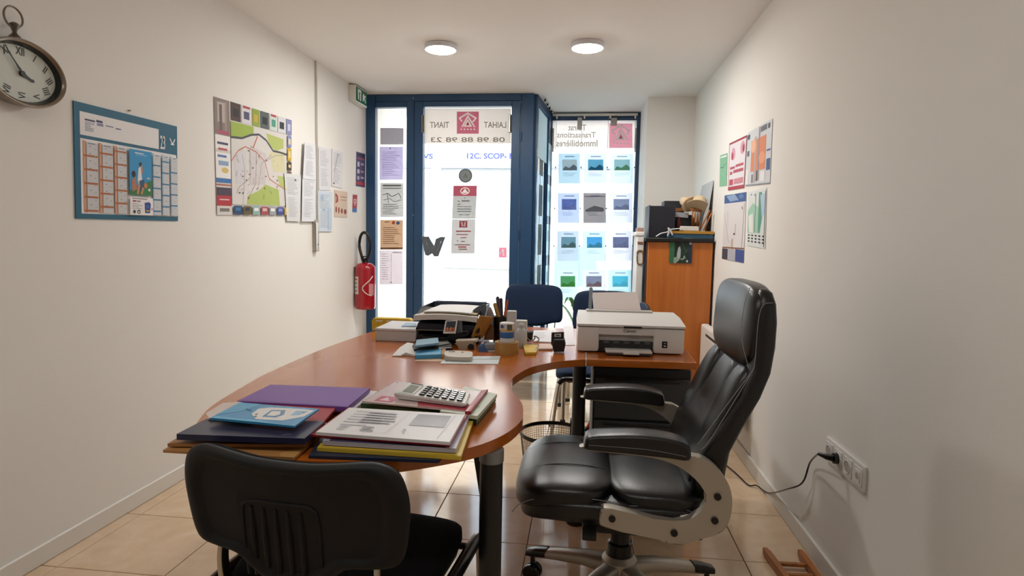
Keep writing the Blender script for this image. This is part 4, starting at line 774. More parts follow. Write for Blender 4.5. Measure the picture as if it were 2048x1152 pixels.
wsheet('poster', 'white street plan with blue header, lower left on right wall', 'poster', [(1449.4, 391), (1492.5, 384), (1487, 525.6), (1444, 517)], RW, '#e2dcdb', [('r', 0, 0, 1, .13, '#3a5c96'), ('p', [(.1, .02), (.5, .0), (.7, .1), (.3, .11)], '#8fa4c4'), ('e', .8, .05, .1, .03, '#6a7ea8'), ('l', [(.05, .3), (.2, .55), (.3, .75)], .005, '#a9a4a6'), ('l', [(.2, .25), (.25, .5)], .004, '#b0abad'), ('l', [(.6, .45), (.58, .62)], .008, '#77727a'), ('l', [(.95, .15), (.9, .8)], .008, '#9a8f92'), ('e', .55, .6, .04, .014, '#333'.replace('#333', '#333333')), ('p', [(.42, .7), (.5, .66), (.52, .85), (.44, .86)], '#c9b09a'), ('l', [(0, .82), (1, .8)], .008, '#8a5c40'), ('r', 0, .835, .28, 1, '#4a4a56'), ('r', .3, .83, .6, 1, '#b9b9c4'), ('r', .64, .82, 1, 1, '#3f5292'), ('l', [(.85, .2), (.88, .24)], .01, '#55505a')])
wsheet('poster', 'green and white calendar sheet with dots, lower right on right wall', 'poster', [(1496.7, 384), (1533, 375.6), (1530, 497.8), (1494, 491)], RW, '#dfe4e2', [('p', [(0, .35), (.3, .22), (.6, .3), (.6, .75), (0, .76)], '#a6cfb8'), ('p', [(.05, .45), (.3, .4), (.35, .75), (.1, .75)], '#dfeeea'), ('p', [(.62, .05), (.78, .05), (.85, .4), (.7, .75), (.6, .75)], '#5f9f88'), ('p', [(.7, .1), (.95, .08), (.95, .4), (.8, .5)], '#b8cfe2'), ('l', [(.45, .05), (.42, .75)], .008, '#5f6f6c'), ('l', [(.97, .04), (.93, .98)], .01, '#3d4846')] + [('e', .1 + i * .2, .80 + j * .055, .055, .015, '#2b2b2f') for i in range(5) for j in range(3)] + [('e', .2, .06, .03, .01, '#555555'), ('e', .4, .08, .03, .01, '#555555')])
# socket strip
so = thing('socket_strip', 'white four gang socket strip low on the right wall', 'socket', (XR, 2.17, .43))
k0, k1, k2, k3 = [hx(*p, XR - .008) for p in ((1653, 865), (1729, 943), (1729, 983), (1653, 926))]
y1, y0, zt, zb = 2.318, 2.008, .512, .425
bm = NB(); box(bm, XR - .010, XR, y0, y1, zb, zt, .003, 2); wpart(so, 'plate', bm, M_WHITE)
st = (y1 - y0) / 4
for k in range(4):
    yc, zc = y1 - st * (k + .5), (zb + zt) / 2
    bm = NB(); box(bm, XR - .0125, XR - .009, yc - .031, yc + .031, zc - .031, zc + .031, .002, 1); gg = wpart(so, 'insert', bm, M_WHITE)
    if k < 3: bm = NB(); disc(bm, (XR - .0128, yc, zc), .021, (-1, 0, 0), .0006, 28); wpart(so, 'socket_well', bm, mat('#b9b5ad', .5), parent=gg); bm = NB(); tube(bm, [(XR - .0135, yc + .0215 * math.cos(2 * PI * i / 28), zc + .0215 * math.sin(2 * PI * i / 28)) for i in range(28)], .0018, 6, True); wpart(so, 'well_rim', bm, M_WHITE, parent=gg)
    else: bm = NB(); box(bm, XR - .0145, XR - .012, yc - .018, yc + .018, zc - .02, zc + .02, .002, 1); wpart(so, 'data_insert', bm, M_WHITE, parent=gg); bm = NB(); disc(bm, (XR - .0147, yc, zc), .011, (-1, 0, 0), .0006, 20); wpart(so, 'data_port', bm, mat('#b0aca4', .5), parent=gg)
pk = Vector((XR - .013, y1 - st * 1.5, (zb + zt) / 2))
pcb = thing('extension_lead', 'black power cord plugged into the socket strip', 'cord', pk)
bm = NB(); prism(bm, [pk + Vector((0, .019 * math.cos(2 * PI * i / 20), .019 * math.sin(2 * PI * i / 20))) for i in range(20)], (-.016, 0, 0), .003, 2); tube(bm, [pk + Vector((-.012, 0, 0)), pk + Vector((-.03, .015, -.001)), pk + Vector((-.05, .04, 0))], [.013, .011, .006], 10); wpart(pcb, 'plug', bm, M_BLKG)
e0 = pk + Vector((-.05, .04, 0))
cp = [e0, hx(1620, 925, .91), hx(1605, 965, .905), hx(1575, 978, .89), hx(1537, 986, .86), hz(1513, 971, .012) , hz(1497, 970, .006), hz(1470, 945, .006), hz(1440, 920, .006), hz(1425, 905, .006)]
cp[4] = hz(1537, 986, .03)
bm = NB(); tube(bm, smooth_loop(cp, 6, False), .0035, 8); wpart(pcb, 'cable', bm, M_BLKG)
# heater
ht = thing('panel_heater', 'slim cream electric panel heater low on right wall behind the office chair', 'heater', (XR, 4.0, .2))
ha = hx(1401, 655, .85); 
bm = NB(); box(bm, .845, .90, 3.35, 4.37, .18, .645, .018, 3); wpart(ht, 'body', bm, mat('#e2dfd8', .4))
bm = NB(); box(bm, .842, .847, 3.45, 4.18, .585, .60, 0); wpart(ht, 'air_slot', bm, M_GREYD); bm = NB(); box(bm, .8435, .847, 3.45, 4.18, .22, .57, .001, 1); wpart(ht, 'front_panel', bm, mat('#dbd7cf', .45))
bm = NB(); box(bm, .90, XR, 3.5, 3.6, .25, .55); box(bm, .90, XR, 4.0, 4.1, .25, .55); wpart(ht, 'wall_bracket', bm, M_WHITE)
# wooden rack on the floor
fr = thing('wooden_stand', 'small wooden ladder frame lying on the floor by the right wall', 'wooden frame', (.8, 2.2, 0))
for a, b in (((1530, 1094), (1588, 1172)), ((1600, 1098), (1652, 1172))):
    A_, B_ = hz(*a, .03), hz(*b, .03); d_ = (B_ - A_).normalized(); B_ = A_ + d_ * .36; sd = Vector((-d_.y, d_.x, 0)) * .012
    bm = NB(); prism(bm, [A_ - sd * .7, A_ + sd * .7, A_ + d_ * .03 + sd, B_ + sd, B_ - sd, A_ + d_ * .03 - sd], (0, 0, -.028), .003, 2); wpart(fr, 'rail', bm, M_RACK)
for a, b in (((1556, 1124), (1622, 1128)), ((1572, 1147), (1640, 1150)), ((1590, 1172), (1652, 1172))):
    A_, B_ = hz(*a, .022), hz(*b, .022); v_ = Vector((0, .009, 0)); bm = NB(); prism(bm, [A_ - v_, B_ - v_, B_ + v_, A_ + v_], (0, 0, -.012), .002, 1); wpart(fr, 'rung', bm, M_RACK)
# power strip by the pedestal
sps = thing('power_strip', 'black power strip with red switch on the floor under the desk', 'power strip', (.0, 3.72, 0))
bm = NB(); box(bm, -.05, .09, 3.68, 3.75, 0, .05, .006, 2); wpart(sps, 'body', bm, M_BLK); bm = NB(); box(bm, -.05, -.01, 3.68, 3.75, .05, .1, .004, 1); wpart(sps, 'adapter', bm, M_BLK)
bm = NB(); prism(bm, [(.05, 3.70, .05), (.09, 3.70, .05), (.07, 3.70, .095)], (0, .03, 0), .003, 1); wpart(sps, 'switch', bm, mat('#c8402a', .4), 'red switch')

# ================================================================== LEFT WALL
# oval pocket-watch clock
ck = thing('wall_clock', 'oval silver pocket watch style wall clock with roman numerals', 'clock', (XL, 1.88, 1.75))
hc = hx(43, 147, XL + .036); CYk, CZk, RA, RB = hc.y, hc.z, .152, .108; N = 56
def oval(sa, x, N=N, k=1): return [(x, CYk + (RA + sa) * math.cos(2 * PI * i / N), CZk + (RB + sa) * math.sin(2 * PI * i / N)) for i in range(N)]
bm = NB(); loft(bm, [oval(-.02, XL), oval(-.004, XL + .004), oval(0, XL + .02), oval(.002, XL + .045), oval(.004, XL + .056), oval(.001, XL + .062), oval(-.005, XL + .061), oval(-.010, XL + .052), oval(-.016, XL + .035), oval(-.018, XL + .03)], True); wpart(ck, 'case', bm, mat('#8d8274', .3, .85), sharp=60)
bm = NB(); loft(bm, [oval(-.0105, XL + .0525), oval(-.0155, XL + .038), oval(-.0175, XL + .0325)], False); wpart(ck, 'inner_rim', bm, mat('#23282a', .25))
bm = NB(); loft(bm, [oval(-.017, XL + .031), oval(-.017, XL + .0335)]); dial = wpart(ck, 'dial', bm, mat('#cfd3c8', .5))
XF = XL + .0345
for k, s_ in enumerate(('XII', 'I', 'II', 'III', 'IIII', 'V', 'VI', 'VII', 'VIII', 'IX', 'X', 'XI')):
    a = PI / 2 - k * PI / 6; cy, cz = CYk + (RA - .042) * math.cos(a), CZk + (RB - .034) * math.sin(a)
    vs, fs, asp = textgeo(s_); hh = .026; ww = min(hh * asp * .75, .034); bm = NB(); ra = -(k * PI / 6) if k in (0, 1, 11) else -(k * PI / 6) * .55 if k < 6 else (12 - k) * PI / 6 * .5
    bv = []
    for x, y in vs:
        u, v = (x - .5) * ww, (y - .5) * hh; bv.append(bm.verts.new((XF, cy + u * math.cos(ra) - v * math.sin(ra), cz + u * math.sin(ra) + v * math.cos(ra))))
    for f in fs: bm.faces.new([bv[i] for i in f])
    wpart(ck, 'numeral', bm, M_BLK, parent=dial, kind='stuff')
def hand(name, pts, x):
    bm = NB(); prism(bm, [(x, CYk + a, CZk + b) for a, b in pts], (.0015, 0, 0)); wpart(ck, name, bm, M_BLK)
def dirp(px): q_ = hx(*px, XL + .036); return Vector((q_.y - CYk, q_.z - CZk))
for nm, tp, wd, x in (('minute_hand', (10, 95), .0045, XL + .04), ('hour_hand', (69, 165), .008, XL + .037)):
    d_ = dirp(tp); L = d_.length; u = d_ / L; v = Vector((-u.y, u.x)); pt = lambda s, w_: (u.x * L * s + v.x * w_, u.y * L * s + v.y * w_)
    hand(nm, [pt(-.05, wd * .4), pt(.15, wd), pt(.4, wd * .5), pt(.7, wd * .35), pt(.85, wd * .7), pt(1, 0), pt(.85, -wd * .7), pt(.7, -wd * .35), pt(.4, -wd * .5), pt(.15, -wd), pt(-.05, -wd * .4)], x)
bm = NB(); disc(bm, (XL + .035, CYk, CZk), .009, (1, 0, 0), .008, 20); wpart(ck, 'hand_boss', bm, M_BLK)
tz = CZk + RB; ty = CYk - .012
bm = NB(); lathe(bm, [(.026, -.004), (.02, .006), (.008, .02), (.006, .024), (.014, .046), (.015, .05), (.008, .056)], (XL + .03, ty, tz), 20); wpart(ck, 'crown_stem', bm, mat('#6e655a', .3, .85))
bm = NB(); tube(bm, [(XL + .03, ty - .002 + .034 * math.cos(2 * PI * i / 36), tz + .072 + .034 * math.sin(2 * PI * i / 36)) for i in range(36)], .0035, 8, True, up=Vector((1, 0, 0))); wpart(ck, 'hanging_ring', bm, mat('#8d8274', .3, .85))
# bank calendar
D = [('r', .045, .075, .785, .275, '#d9d7df'), ('r', .045, .305, .985, .955, '#dcdcdc')]
D += [('r', .085, .13, .17, .145, '#3b3b62'), ('r', .18, .12, .235, .14, '#3b3b62'), ('r', .185, .145, .24, .17, '#8f8fb0'), ('r', .26, .15, .33, .158, '#55557a'), ('r', .35, .155, .4, .165, '#55557a')] + para(.085, .155, .165, .24, 7, '#8f8fa6', 2)
D += [('t', '23', .80, .13, .855, .27, '#eef2f4', False), ('l', [(.91, .14), (.94, .2), (.97, .14)], .006, '#e8f0f2'), ('l', [(.92, .2), (.96, .2)], .006, '#e8f0f2')]
for ci, (u0, u1) in enumerate(((.065, .185), (.195, .315), (.325, .44))):
    D += [('r', u0, .32, u0 + .02, .945, '#d9a07c'), ('r', u0 + .02, .33, u1, .945, '#cfcfd0'), ('r', u0 + .02, .33, u0 + .028, .945, '#8a6a66'), ('r', u0 + .04, .335, u1 - .02, .345, '#7f8aa0')]
    for k in range(5):
        v = .44 + k * .12 - ci * .04 + (.0 if ci else 0)
        if v < .93: D.append(('r', u0 + .005, v, u1 - .002, v + .017, '#b5662f'))
    for k in range(9): D.append(('r', u0 + .05, .36 + k * .064, u0 + .062, .368 + k * .064, '#8d8d92')); D.append(('r', u1 - .03, .38 + k * .064, u1 - .018, .387 + k * .064, '#a4a4a8'))
for ci, (u0, u1) in enumerate(((.70, .79), (.80, .885), (.895, .98))):
    D += [('r', u0, .33, u0 + .012, .945, '#8fb4d0'), ('r', u0 + .012, .34, u1, .945, '#d0d1d4'), ('r', u0 + .03, .345, u1 - .02, .353, '#6f7f96')]
    for k in range(5):
        v = .44 + k * .115 - ((0, .05, -.05)[ci])
        if .36 < v < .93: D.append(('r', u0, v, u1 - .004, v + .014, '#2e78a4'))
    for k in range(8): D.append(('r', u0 + .04, .375 + k * .07, u0 + .05, .382 + k * .07, '#90939a'))
D += [('r', .455, .325, .685, .76, '#2b95cc'), ('p', [(.455, .76), (.455, .72), (.56, .66), (.685, .60), (.685, .76)], '#2f7a3a'), ('r', .51, .35, .60, .358, '#cfe8f4'), ('r', .52, .366, .63, .372, '#9fd0ea'), ('p', [(.535, .61), (.545, .5), (.565, .48), (.58, .6), (.57, .66), (.545, .66)], '#d8dfe6'), ('e', .565, .46, .015, .022, '#2a2422'), ('p', [(.565, .48), (.58, .46), (.59, .53), (.578, .56)], '#c98a68'), ('p', [(.55, .62), (.60, .6), (.61, .68), (.55, .72)], '#2f5570'), ('e', .495, .56, .02, .03, '#2a2020'), ('p', [(.475, .62), (.51, .58), (.53, .7), (.48, .73)], '#b9764e'), ('l', [(.55, .66), (.53, .75)], .012, '#c98a68'), ('l', [(.59, .68), (.57, .75)], .012, '#c98a68'), ('e', .615, .66, .018, .025, '#d0803c'), ('e', .652, .70, .012, .014, '#e8ece8'), ('r', .63, .58, .66, .595, '#d8c9a0')]
D += [('r', .455, .78, .69, .95, '#e2e2e4'), ('r', .475, .79, .63, .797, '#4c4c50'), ('r', .48, .81, .515, .825, '#a83a34'), ('r', .52, .812, .56, .824, '#70747a')] + para(.475, .84, .58, .90, 4, '#b0b0b4', 8) + [('p', [(.60, .83), (.65, .82), (.665, .84), (.655, .93), (.605, .93)], '#263f8c'), ('r', .615, .85, .645, .88, '#3c62b4'), ('r', .615, .9, .65, .915, '#c9a040'), ('e', .495, .92, .013, .018, '#2b2b2e'), ('e', .54, .92, .016, .02, '#2b2b2e'), ('e', .54, .922, .008, .01, '#e0e0e0'), ('r', .67, .88, .685, .9, '#d88aa0')]
wsheet('calendar', 'teal bordered wall calendar with orange and blue month columns', 'calendar', [(147, 201), (354, 253), (356, 442), (152, 437)], LW + .002, '#17617d', D, th=.004)
bm = NB(); qn = hx(258, 227, LW); tube(bm, [(XL, qn.y, qn.z + .012), (XL + .012, qn.y, qn.z + .012)], .003, 8); mk('nail', bm, M_STEEL, None, 'small nail holding the teal calendar', 'nail')
# town map
D = [('r', 0, .0, .165, .31, '#8a7a72'), ('r', .03, .03, .13, .2, '#b9aca4'), ('r', .05, .05, .08, .28, '#6f5c54'), ('r', .11, .02, .13, .3, '#a39286'), ('r', .02, .27, .15, .3, '#b0506a'), ('r', .0, .31, .165, .43, '#ddd9dc'), ('r', .02, .37, .14, .39, '#4a4a66'), ('r', .03, .42, .13, .44, '#c05a60'), ('r', 0, .46, .165, .68, '#d3dbe4'), ('r', .02, .48, .12, .5, '#5a7ab0'), ('r', .03, .53, .14, .57, '#8fa8c8'), ('e', .1, .61, .04, .025, '#d6c070'), ('r', 0, .68, .165, .72, '#3f72b0'), ('r', 0, .73, .165, .745, '#b5705a'), ('r', 0, .76, .165, .83, '#4a3a4c'), ('r', 0, .83, .165, .92, '#b32a34'), ('r', .03, .86, .14, .87, '#e8c8c8'), ('r', 0, .92, .165, 1, '#d9d5cf'), ('r', .03, .94, .14, .97, '#7f7a74')]
th = ('#4b332c', '#d9d4d8', '#8fa33a', '#59605e', '#cfd8d0', '#d6d6d8', '#8a8fb8'); tw = (.13, .13, .11, .13, .12, .13, .1); u = .17
for h_, w_ in zip(th, tw): D.append(('r', u + .006, .0, u + w_ - .006, .16, h_)); D.append(('r', u + .03, .05, u + w_ - .03, .12, {'#4b332c': '#241814', '#d9d4d8': '#4a4a6a', '#8fa33a': '#c9a83c', '#59605e': '#23282a', '#cfd8d0': '#4f9a80', '#d6d6d8': '#34343a', '#8a8fb8': '#c9cbe0'}[h_])); D.append(('r', u + .02, .0, u + w_ - .02, .022, '#b34044' if h_ in ('#d9d4d8', '#cfd8d0') else h_)); u += w_
D += [('r', .17, .17, .93, .905, '#dad5d0'), ('p', [(.17, .17), (.45, .17), (.45, .25), (.3, .3), (.17, .31)], '#9fb548'), ('p', [(.62, .2), (.88, .22), (.88, .31), (.75, .36), (.66, .3)], '#b4c06c'), ('p', [(.35, .9), (.36, .82), (.5, .77), (.6, .7), (.8, .74), (.82, .9)], '#aebf62'), ('p', [(.78, .6), (.93, .6), (.93, .72), (.82, .7)], '#b7c46e'), ('p', [(.66, .38), (.9, .34), (.9, .56), (.72, .56)], '#d8d2a8'), ('p', [(.2, .45), (.35, .4), (.35, .7), (.22, .72)], '#d3d0d4'), ('p', [(.4, .35), (.62, .4), (.6, .7), (.38, .72)], '#cfc8c6'), ('l', [(.17, .31), (.3, .3), (.42, .25), (.52, .23), (.62, .27), (.72, .36), (.82, .36), (.93, .37)], .012, '#4a4a52'), ('l', [(.17, .52), (.25, .42), (.34, .37), (.48, .4), (.6, .48), (.66, .64), (.76, .68), (.93, .74)], .006, '#c9735c'), ('l', [(.44, .37), (.5, .25)], .009, '#c0644c'), ('l', [(.25, .75), (.4, .65), (.4, .4)], .004, '#9c9a98'), ('l', [(.3, .9), (.33, .6), (.3, .45)], .004, '#a8a6a2'), ('l', [(.5, .75), (.55, .5), (.7, .4)], .004, '#a3a09c'), ('l', [(.6, .48), (.75, .4), (.9, .38)], .005, '#b0aca4'), ('l', [(.48, .4), (.47, .7), (.36, .85)], .004, '#9a9894')]
r_ = random.Random(4)
for k in range(34): a, b = r_.uniform(.22, .86), r_.uniform(.36, .8); D.append(('l', [(a, b), (a + r_.uniform(-.03, .03), b + r_.uniform(-.02, .05))], .003, r_.choice(['#8f8c88', '#b9a892', '#a4a49f', '#c4bf9a'])))
for k in range(16): D.append(('e', r_.uniform(.25, .85), r_.uniform(.4, .85), .007, .007, r_.choice(['#3a3a3a', '#b5542e', '#c98a3c'])))
for k, (v0, v1, h_) in enumerate(((.17, .29, '#8a8fb8'), (.3, .43, '#d0a92c'), (.44, .53, '#4a3a24'), (.54, .63, '#7a5a50'), (.76, .82, '#a9aeb4'), (.84, .92, '#5a6080'))): D += [('r', .935, v0, 1, v1, h_), ('r', .95, v0 + .03, .985, v1 - .03, '#e0cf9a')]
for k, h_ in enumerate(('#20406a', '#6a5a2c', '#8fb0a8', '#a8484c', '#9a9ea4', '#3c4a8c', '#c9a24a')): D += [('r', .18 + k * .117, .915, .18 + k * .117 + .1, .995, h_), ('r', .2 + k * .117, .93, .18 + k * .117 + .08, .96, ('#3c78a8', '#2b2b3c', '#dfe8e0', '#d8b0b0', '#d8dce0', '#8a94c8', '#e8dcb0')[k])]
wsheet('poster', 'large illustrated town map poster on the left wall', 'poster', [(428, 193), (581, 240), (581, 431), (434, 430)], LW + .001, '#dcd8d2', D, th=.002)
# loose papers
def pap(label, px, h, seed, X=LW + .002, name='paper_sheet', cat='paper', extra=(), n=12): return wsheet(name, label, cat, px, X, h, para(.12, .08, .88, .45, n, '#b4b5ba', seed, .3) + para(.15, .5, .8, .92, n, '#bcbdc2', seed + 50, .3) + list(extra), th=.001)
pap('white paper overlapping the map poster lower right corner', [(568.6, 346), (602, 350), (600.5, 443), (574, 442)], '#dedede', 1, LW + .010, extra=[('r', .6, .1, .68, .14, '#55585e'), ('e', .12, .32, .06, .02, '#e3e08a')])
pap('lower white form right of the map, below the tall sheet', [(605, 352), (632, 356), (631, 443), (603.5, 443)], '#e2e3e6', 2, LW + .016)
pap('tall white sheet just left of the wall duct', [(609.6, 284), (631, 289), (632, 360), (606, 357)], '#e4e4e7', 3, LW + .020)
pap('white letter right of the wall duct', [(637, 293), (661, 299), (661, 380), (638, 380)], '#e0e0e4', 4)
pap('white sheet with a sloping list beside the white letter', [(664, 297.6), (686.5, 305), (684, 376.6), (663.7, 372)], '#e3e2e4', 5, extra=[('l', [(.2, .6), (.5, .1), (.6, .12)], .01, '#a9aab0'), ('r', .1, .9, .25, .93, '#444448')], n=8)
pap('pale blue tinted paper hanging below the white letter', [(634, 380), (665, 384), (663.7, 463), (637, 463)], '#cfdbe6', 6, LW + .006, extra=[('r', .25, .1, .4, .25, '#a8c0d8'), ('r', .7, .4, .95, .95, '#bcd0e2'), ('r', .3, .45, .5, .48, '#8fb0d0')])
wsheet('poster', 'beige flyer with dark red figures near the duct', 'poster', [(669, 379.6), (694.7, 384), (694.7, 435), (669, 434)], LW, '#d9c4b0', [('p', [(.05, .1), (.25, .2), (.28, .4), (.08, .5)], '#9a3a34'), ('p', [(.1, .2), (.16, .25), (.14, .4), (.1, .42)], '#d9b0a0'), ('r', .45, .2, .95, .24, '#b08a7c'), ('r', .45, .32, .9, .36, '#b89484'), ('e', .12, .72, .06, .12, '#9a4a3c'), ('e', .32, .74, .06, .12, '#a0523f'), ('e', .55, .76, .07, .1, '#8f3c34'), ('e', .82, .78, .1, .1, '#94443a')])
wsheet('sticker', 'small red and blue sticker by the door frame', 'sticker', [(706, 389), (714.7, 390), (713.5, 424.6), (705, 423.7)], LW, '#b03a44', [('r', .2, .25, .8, .5, '#e0c4c8'), ('r', .35, .3, .6, .45, '#b03a44'), ('r', 0, .78, 1, 1, '#3a78b8'), ('r', .3, .55, .7, .6, '#e0c4c8')])
wsheet('poster', 'dark violet safety poster next to the blue door frame', 'poster', [(713, 303), (730.5, 308), (729.6, 375), (712, 372)], LW, '#4a4468', [('r', .1, .04, .9, .12, '#2c2848'), ('r', .05, .16, .95, .2, '#a84a5c'), ('r', .12, .28, .35, .42, '#cfc8d8'), ('r', .5, .3, .85, .36, '#b9a8c0'), ('r', .12, .5, .35, .62, '#d4ced8'), ('r', .5, .52, .85, .58, '#a890a8'), ('r', .12, .7, .35, .8, '#c0b4c4'), ('r', .5, .7, .85, .76, '#b9a8c0'), ('r', 0, .86, 1, .95, '#a82c3c')])
# wall duct
wd_ = thing('wall_duct', 'thin grey cable duct running down the left wall', 'cable duct', (XL, 4.25, 1.1))
bm = NB(); box(bm, XL, XL + .012, 4.243, 4.262, 1.31, ZC - .001, .002, 1); wpart(wd_, 'duct', bm, mat('#c4bfb6', .5)); bm = NB(); box(bm, XL + .0121, XL + .0128, 4.249, 4.253, 1.31, 2.36); wpart(wd_, 'duct_groove', bm, mat('#8d857b', .6))
bm = NB(); box(bm, XL, XL + .028, 4.18, 4.235, 1.098, 1.33, .003, 1); wpart(wd_, 'end_box', bm, mat('#aba498', .5))
for z in (1.15, 1.23): bm = NB(); disc(bm, (XL + .028, 4.215, z), .006, (1, 0, 0), .002, 10); wpart(wd_, 'screw', bm, M_GREYD)
wsheet('paper_slip', 'torn white strip hanging under the pale blue paper', 'paper', [(632, 444), (637, 446), (635, 503), (633, 500)], LW + .03, '#dededc', th=.001)
# exit sign
xs = thing('exit_sign', 'green emergency exit sign box high beside the blue door frame', 'exit sign', (XL, 5.0, 2.33))
bm = NB(); box(bm, XL, XL + .06, 4.875, 5.14, 2.318, 2.452, .004, 2); wpart(xs, 'housing', bm, mat('#dcd9d0', .45))
bm = NB(); box(bm, XL + .06, XL + .063, 4.885, 5.13, 2.328, 2.442, .001, 1); gp = wpart(xs, 'green_panel', bm, mat('#0f6a48', .3))
def xpoly(pts): bm = NB(); prism(bm, [(XL + .0632, 4.885 + a * .245, 2.328 + b * .114) for a, b in pts], (.0006, 0, 0)); wpart(xs, 'pictogram', bm, mat('#e6ebe6', .4), parent=gp)
xpoly([(.14, .12), (.44, .12), (.44, .88), (.14, .88)]); xpoly([(.58, .2), (.66, .2), (.72, .45), (.82, .15), (.9, .2), (.8, .55), (.9, .62), (.86, .7), (.74, .68), (.66, .8), (.58, .6)])
bm = NB(); prism(bm, [(XL + .064, 4.885 + a * .245, 2.328 + b * .114) for a, b in ((.22, .12), (.30, .12), (.34, .4), (.30, .5), (.36, .66), (.28, .76), (.22, .5), (.26, .4))], (.0006, 0, 0)); wpart(xs, 'pictogram', bm, mat('#0f6a48', .3), 'green running figure', parent=gp)
# extinguisher
fx = thing('fire_extinguisher', 'red fire extinguisher hung on the left wall by the door', 'fire extinguisher', (-1.855, 5.0, .59))
bm = NB(); lathe(bm, [(.06, -.005), (.078, .0), (.085, .012), (.086, .03), (.086, .34), (.082, .365), (.06, .388), (.03, .398)], (0, 0, 0), 32); mk('cylinder', bm, mat('#a01120', .25, coat=.4), fx)
bm = NB(); lathe(bm, [(.03, .397), (.026, .42), (.02, .425)], (0, 0, 0), 16); box(bm, -.012, .012, -.05, .03, .42, .435, .003); box(bm, -.010, .010, -.055, .02, .445, .455, .003); mk('valve', bm, M_BLK, fx)
bm = NB(); tube(bm, smooth_loop([(.0, -.01, .41), (.03, -.02, .45), (.05, -.02, .54), (.03, -.02, .63), (-.005, -.02, .655), (-.035, -.02, .62), (-.045, -.02, .54), (-.02, -.03, .45), (-.01, -.03, .415)], 6, False), .0125, 10); mk('hose', bm, M_BLKG, fx)
def wrapc(name, a0, a1, z0, z1, m, r=.0868, label=None):
    bm = NB(); n = 8; A_ = [[(r * math.cos(a0 + (a1 - a0) * i / n), r * math.sin(a0 + (a1 - a0) * i / n), z) for i in range(n + 1)] for z in (z0, z1)]
    V = [[bm.verts.new(p) for p in row] for row in A_]
    for i in range(n): bm.faces.new((V[0][i], V[0][i + 1], V[1][i + 1], V[1][i]))
    return mk(name, bm, m, fx, label)
wrapc('label', math.radians(-165), math.radians(-112), .13, .28, mat('#d9d6d0', .5), label='white instruction label')
for k in range(4): wrapc('label_print', math.radians(-158), math.radians(-120), .15 + k * .033, .165 + k * .033, mat('#9a8f8c' if k < 3 else '#c05a58', .5), .0874)
bm = NB(); tube(bm, smooth_loop([(.088 * math.cos(a), .088 * math.sin(a), z) for a, z in ((-.45, .285), (-.8, .25), (-1.25, .215), (-1.5, .185), (-1.35, .155), (-1.0, .13), (-.6, .118))], 5, False), .004, 6); mk('curved_stripe', bm, mat('#e6dcd8', .4), fx)
wrapc('label', math.radians(-50), math.radians(-18), .12, .22, mat('#c98a8c', .4), label='faded pink side label')
bm = NB(); box(bm, XL + 1.855, -.086, -.03, .03, .2, .36); mk('wall_hook', bm, M_STEEL, fx)

# ================================================================== SHEETS ON THE GLASS DOOR
GY = YD - .012
def gsheet(name, label, cat, a, b, h, deco=(), Y=GY, trans=.8, skew=0, **k):
    q_ = [hy(a[0], a[1], Y), hy(b[0], a[1], Y), hy(b[0] - skew, b[1], Y), hy(a[0] - skew, b[1], Y)]; return sheet(name, label, cat, q_, h, deco, (0, -1, 0), .001, .6, trans, **k)
SY = YD - .006
gsheet('paper_sheet', 'plain grey sheet at the top of the sidelight', 'paper', (760.7, 256), (807, 289), '#8f8a90', (), SY)
gsheet('paper_sheet', 'lilac letter second from the top on the sidelight', 'paper', (759.4, 293.6), (806, 359.6), '#b7aed0', para(.1, .15, .9, .9, 14, '#9a93b4', 11, .3) + [('e', .45, .05, .03, .02, '#444455')], SY)
gsheet('paper_sheet', 'black and white printed plan on the sidelight', 'paper', (760.7, 366), (807, 434), '#b0aeac', [('r', .1, .05, .9, .1, '#66645f'), ('r', .1, .14, .9, .17, '#7c7a76'), ('l', [(.1, .35), (.3, .3), (.5, .4), (.8, .3), (.9, .45)], .008, '#7a7874'), ('l', [(.15, .5), (.4, .45), (.6, .55), (.9, .5)], .006, '#838180'), ('l', [(.3, .3), (.35, .6)], .006, '#86847f')] + para(.1, .62, .9, .95, 6, '#84827e', 12, .4), SY)
gsheet('paper_sheet', 'tan letter with red and blue stamps on the sidelight', 'paper', (760.7, 440), (806, 499), '#b08e72', [('e', .58, .09, .07, .06, '#c0502c'), ('e', .78, .1, .08, .06, '#2e6ab0'), ('r', .2, .05, .4, .08, '#7c6048')] + para(.12, .25, .9, .85, 9, '#8d6e54', 13, .35) + [('r', 0, .93, 1, 1, '#7a5a44')], SY)
gsheet('paper_sheet', 'pale pinkish form lowest on the sidelight', 'paper', (759.4, 500.6), (805.4, 568.7), '#cfc3c8', [('r', .55, .05, .95, .08, '#a89ea6'), ('l', [(.5, .1), (.5, .9)], .004, '#b4aab2'), ('e', .5, .94, .03, .02, '#555058')] + para(.08, .1, .42, .9, 12, '#b8aeb6', 14, .25), SY)
MG = '#7d7872'
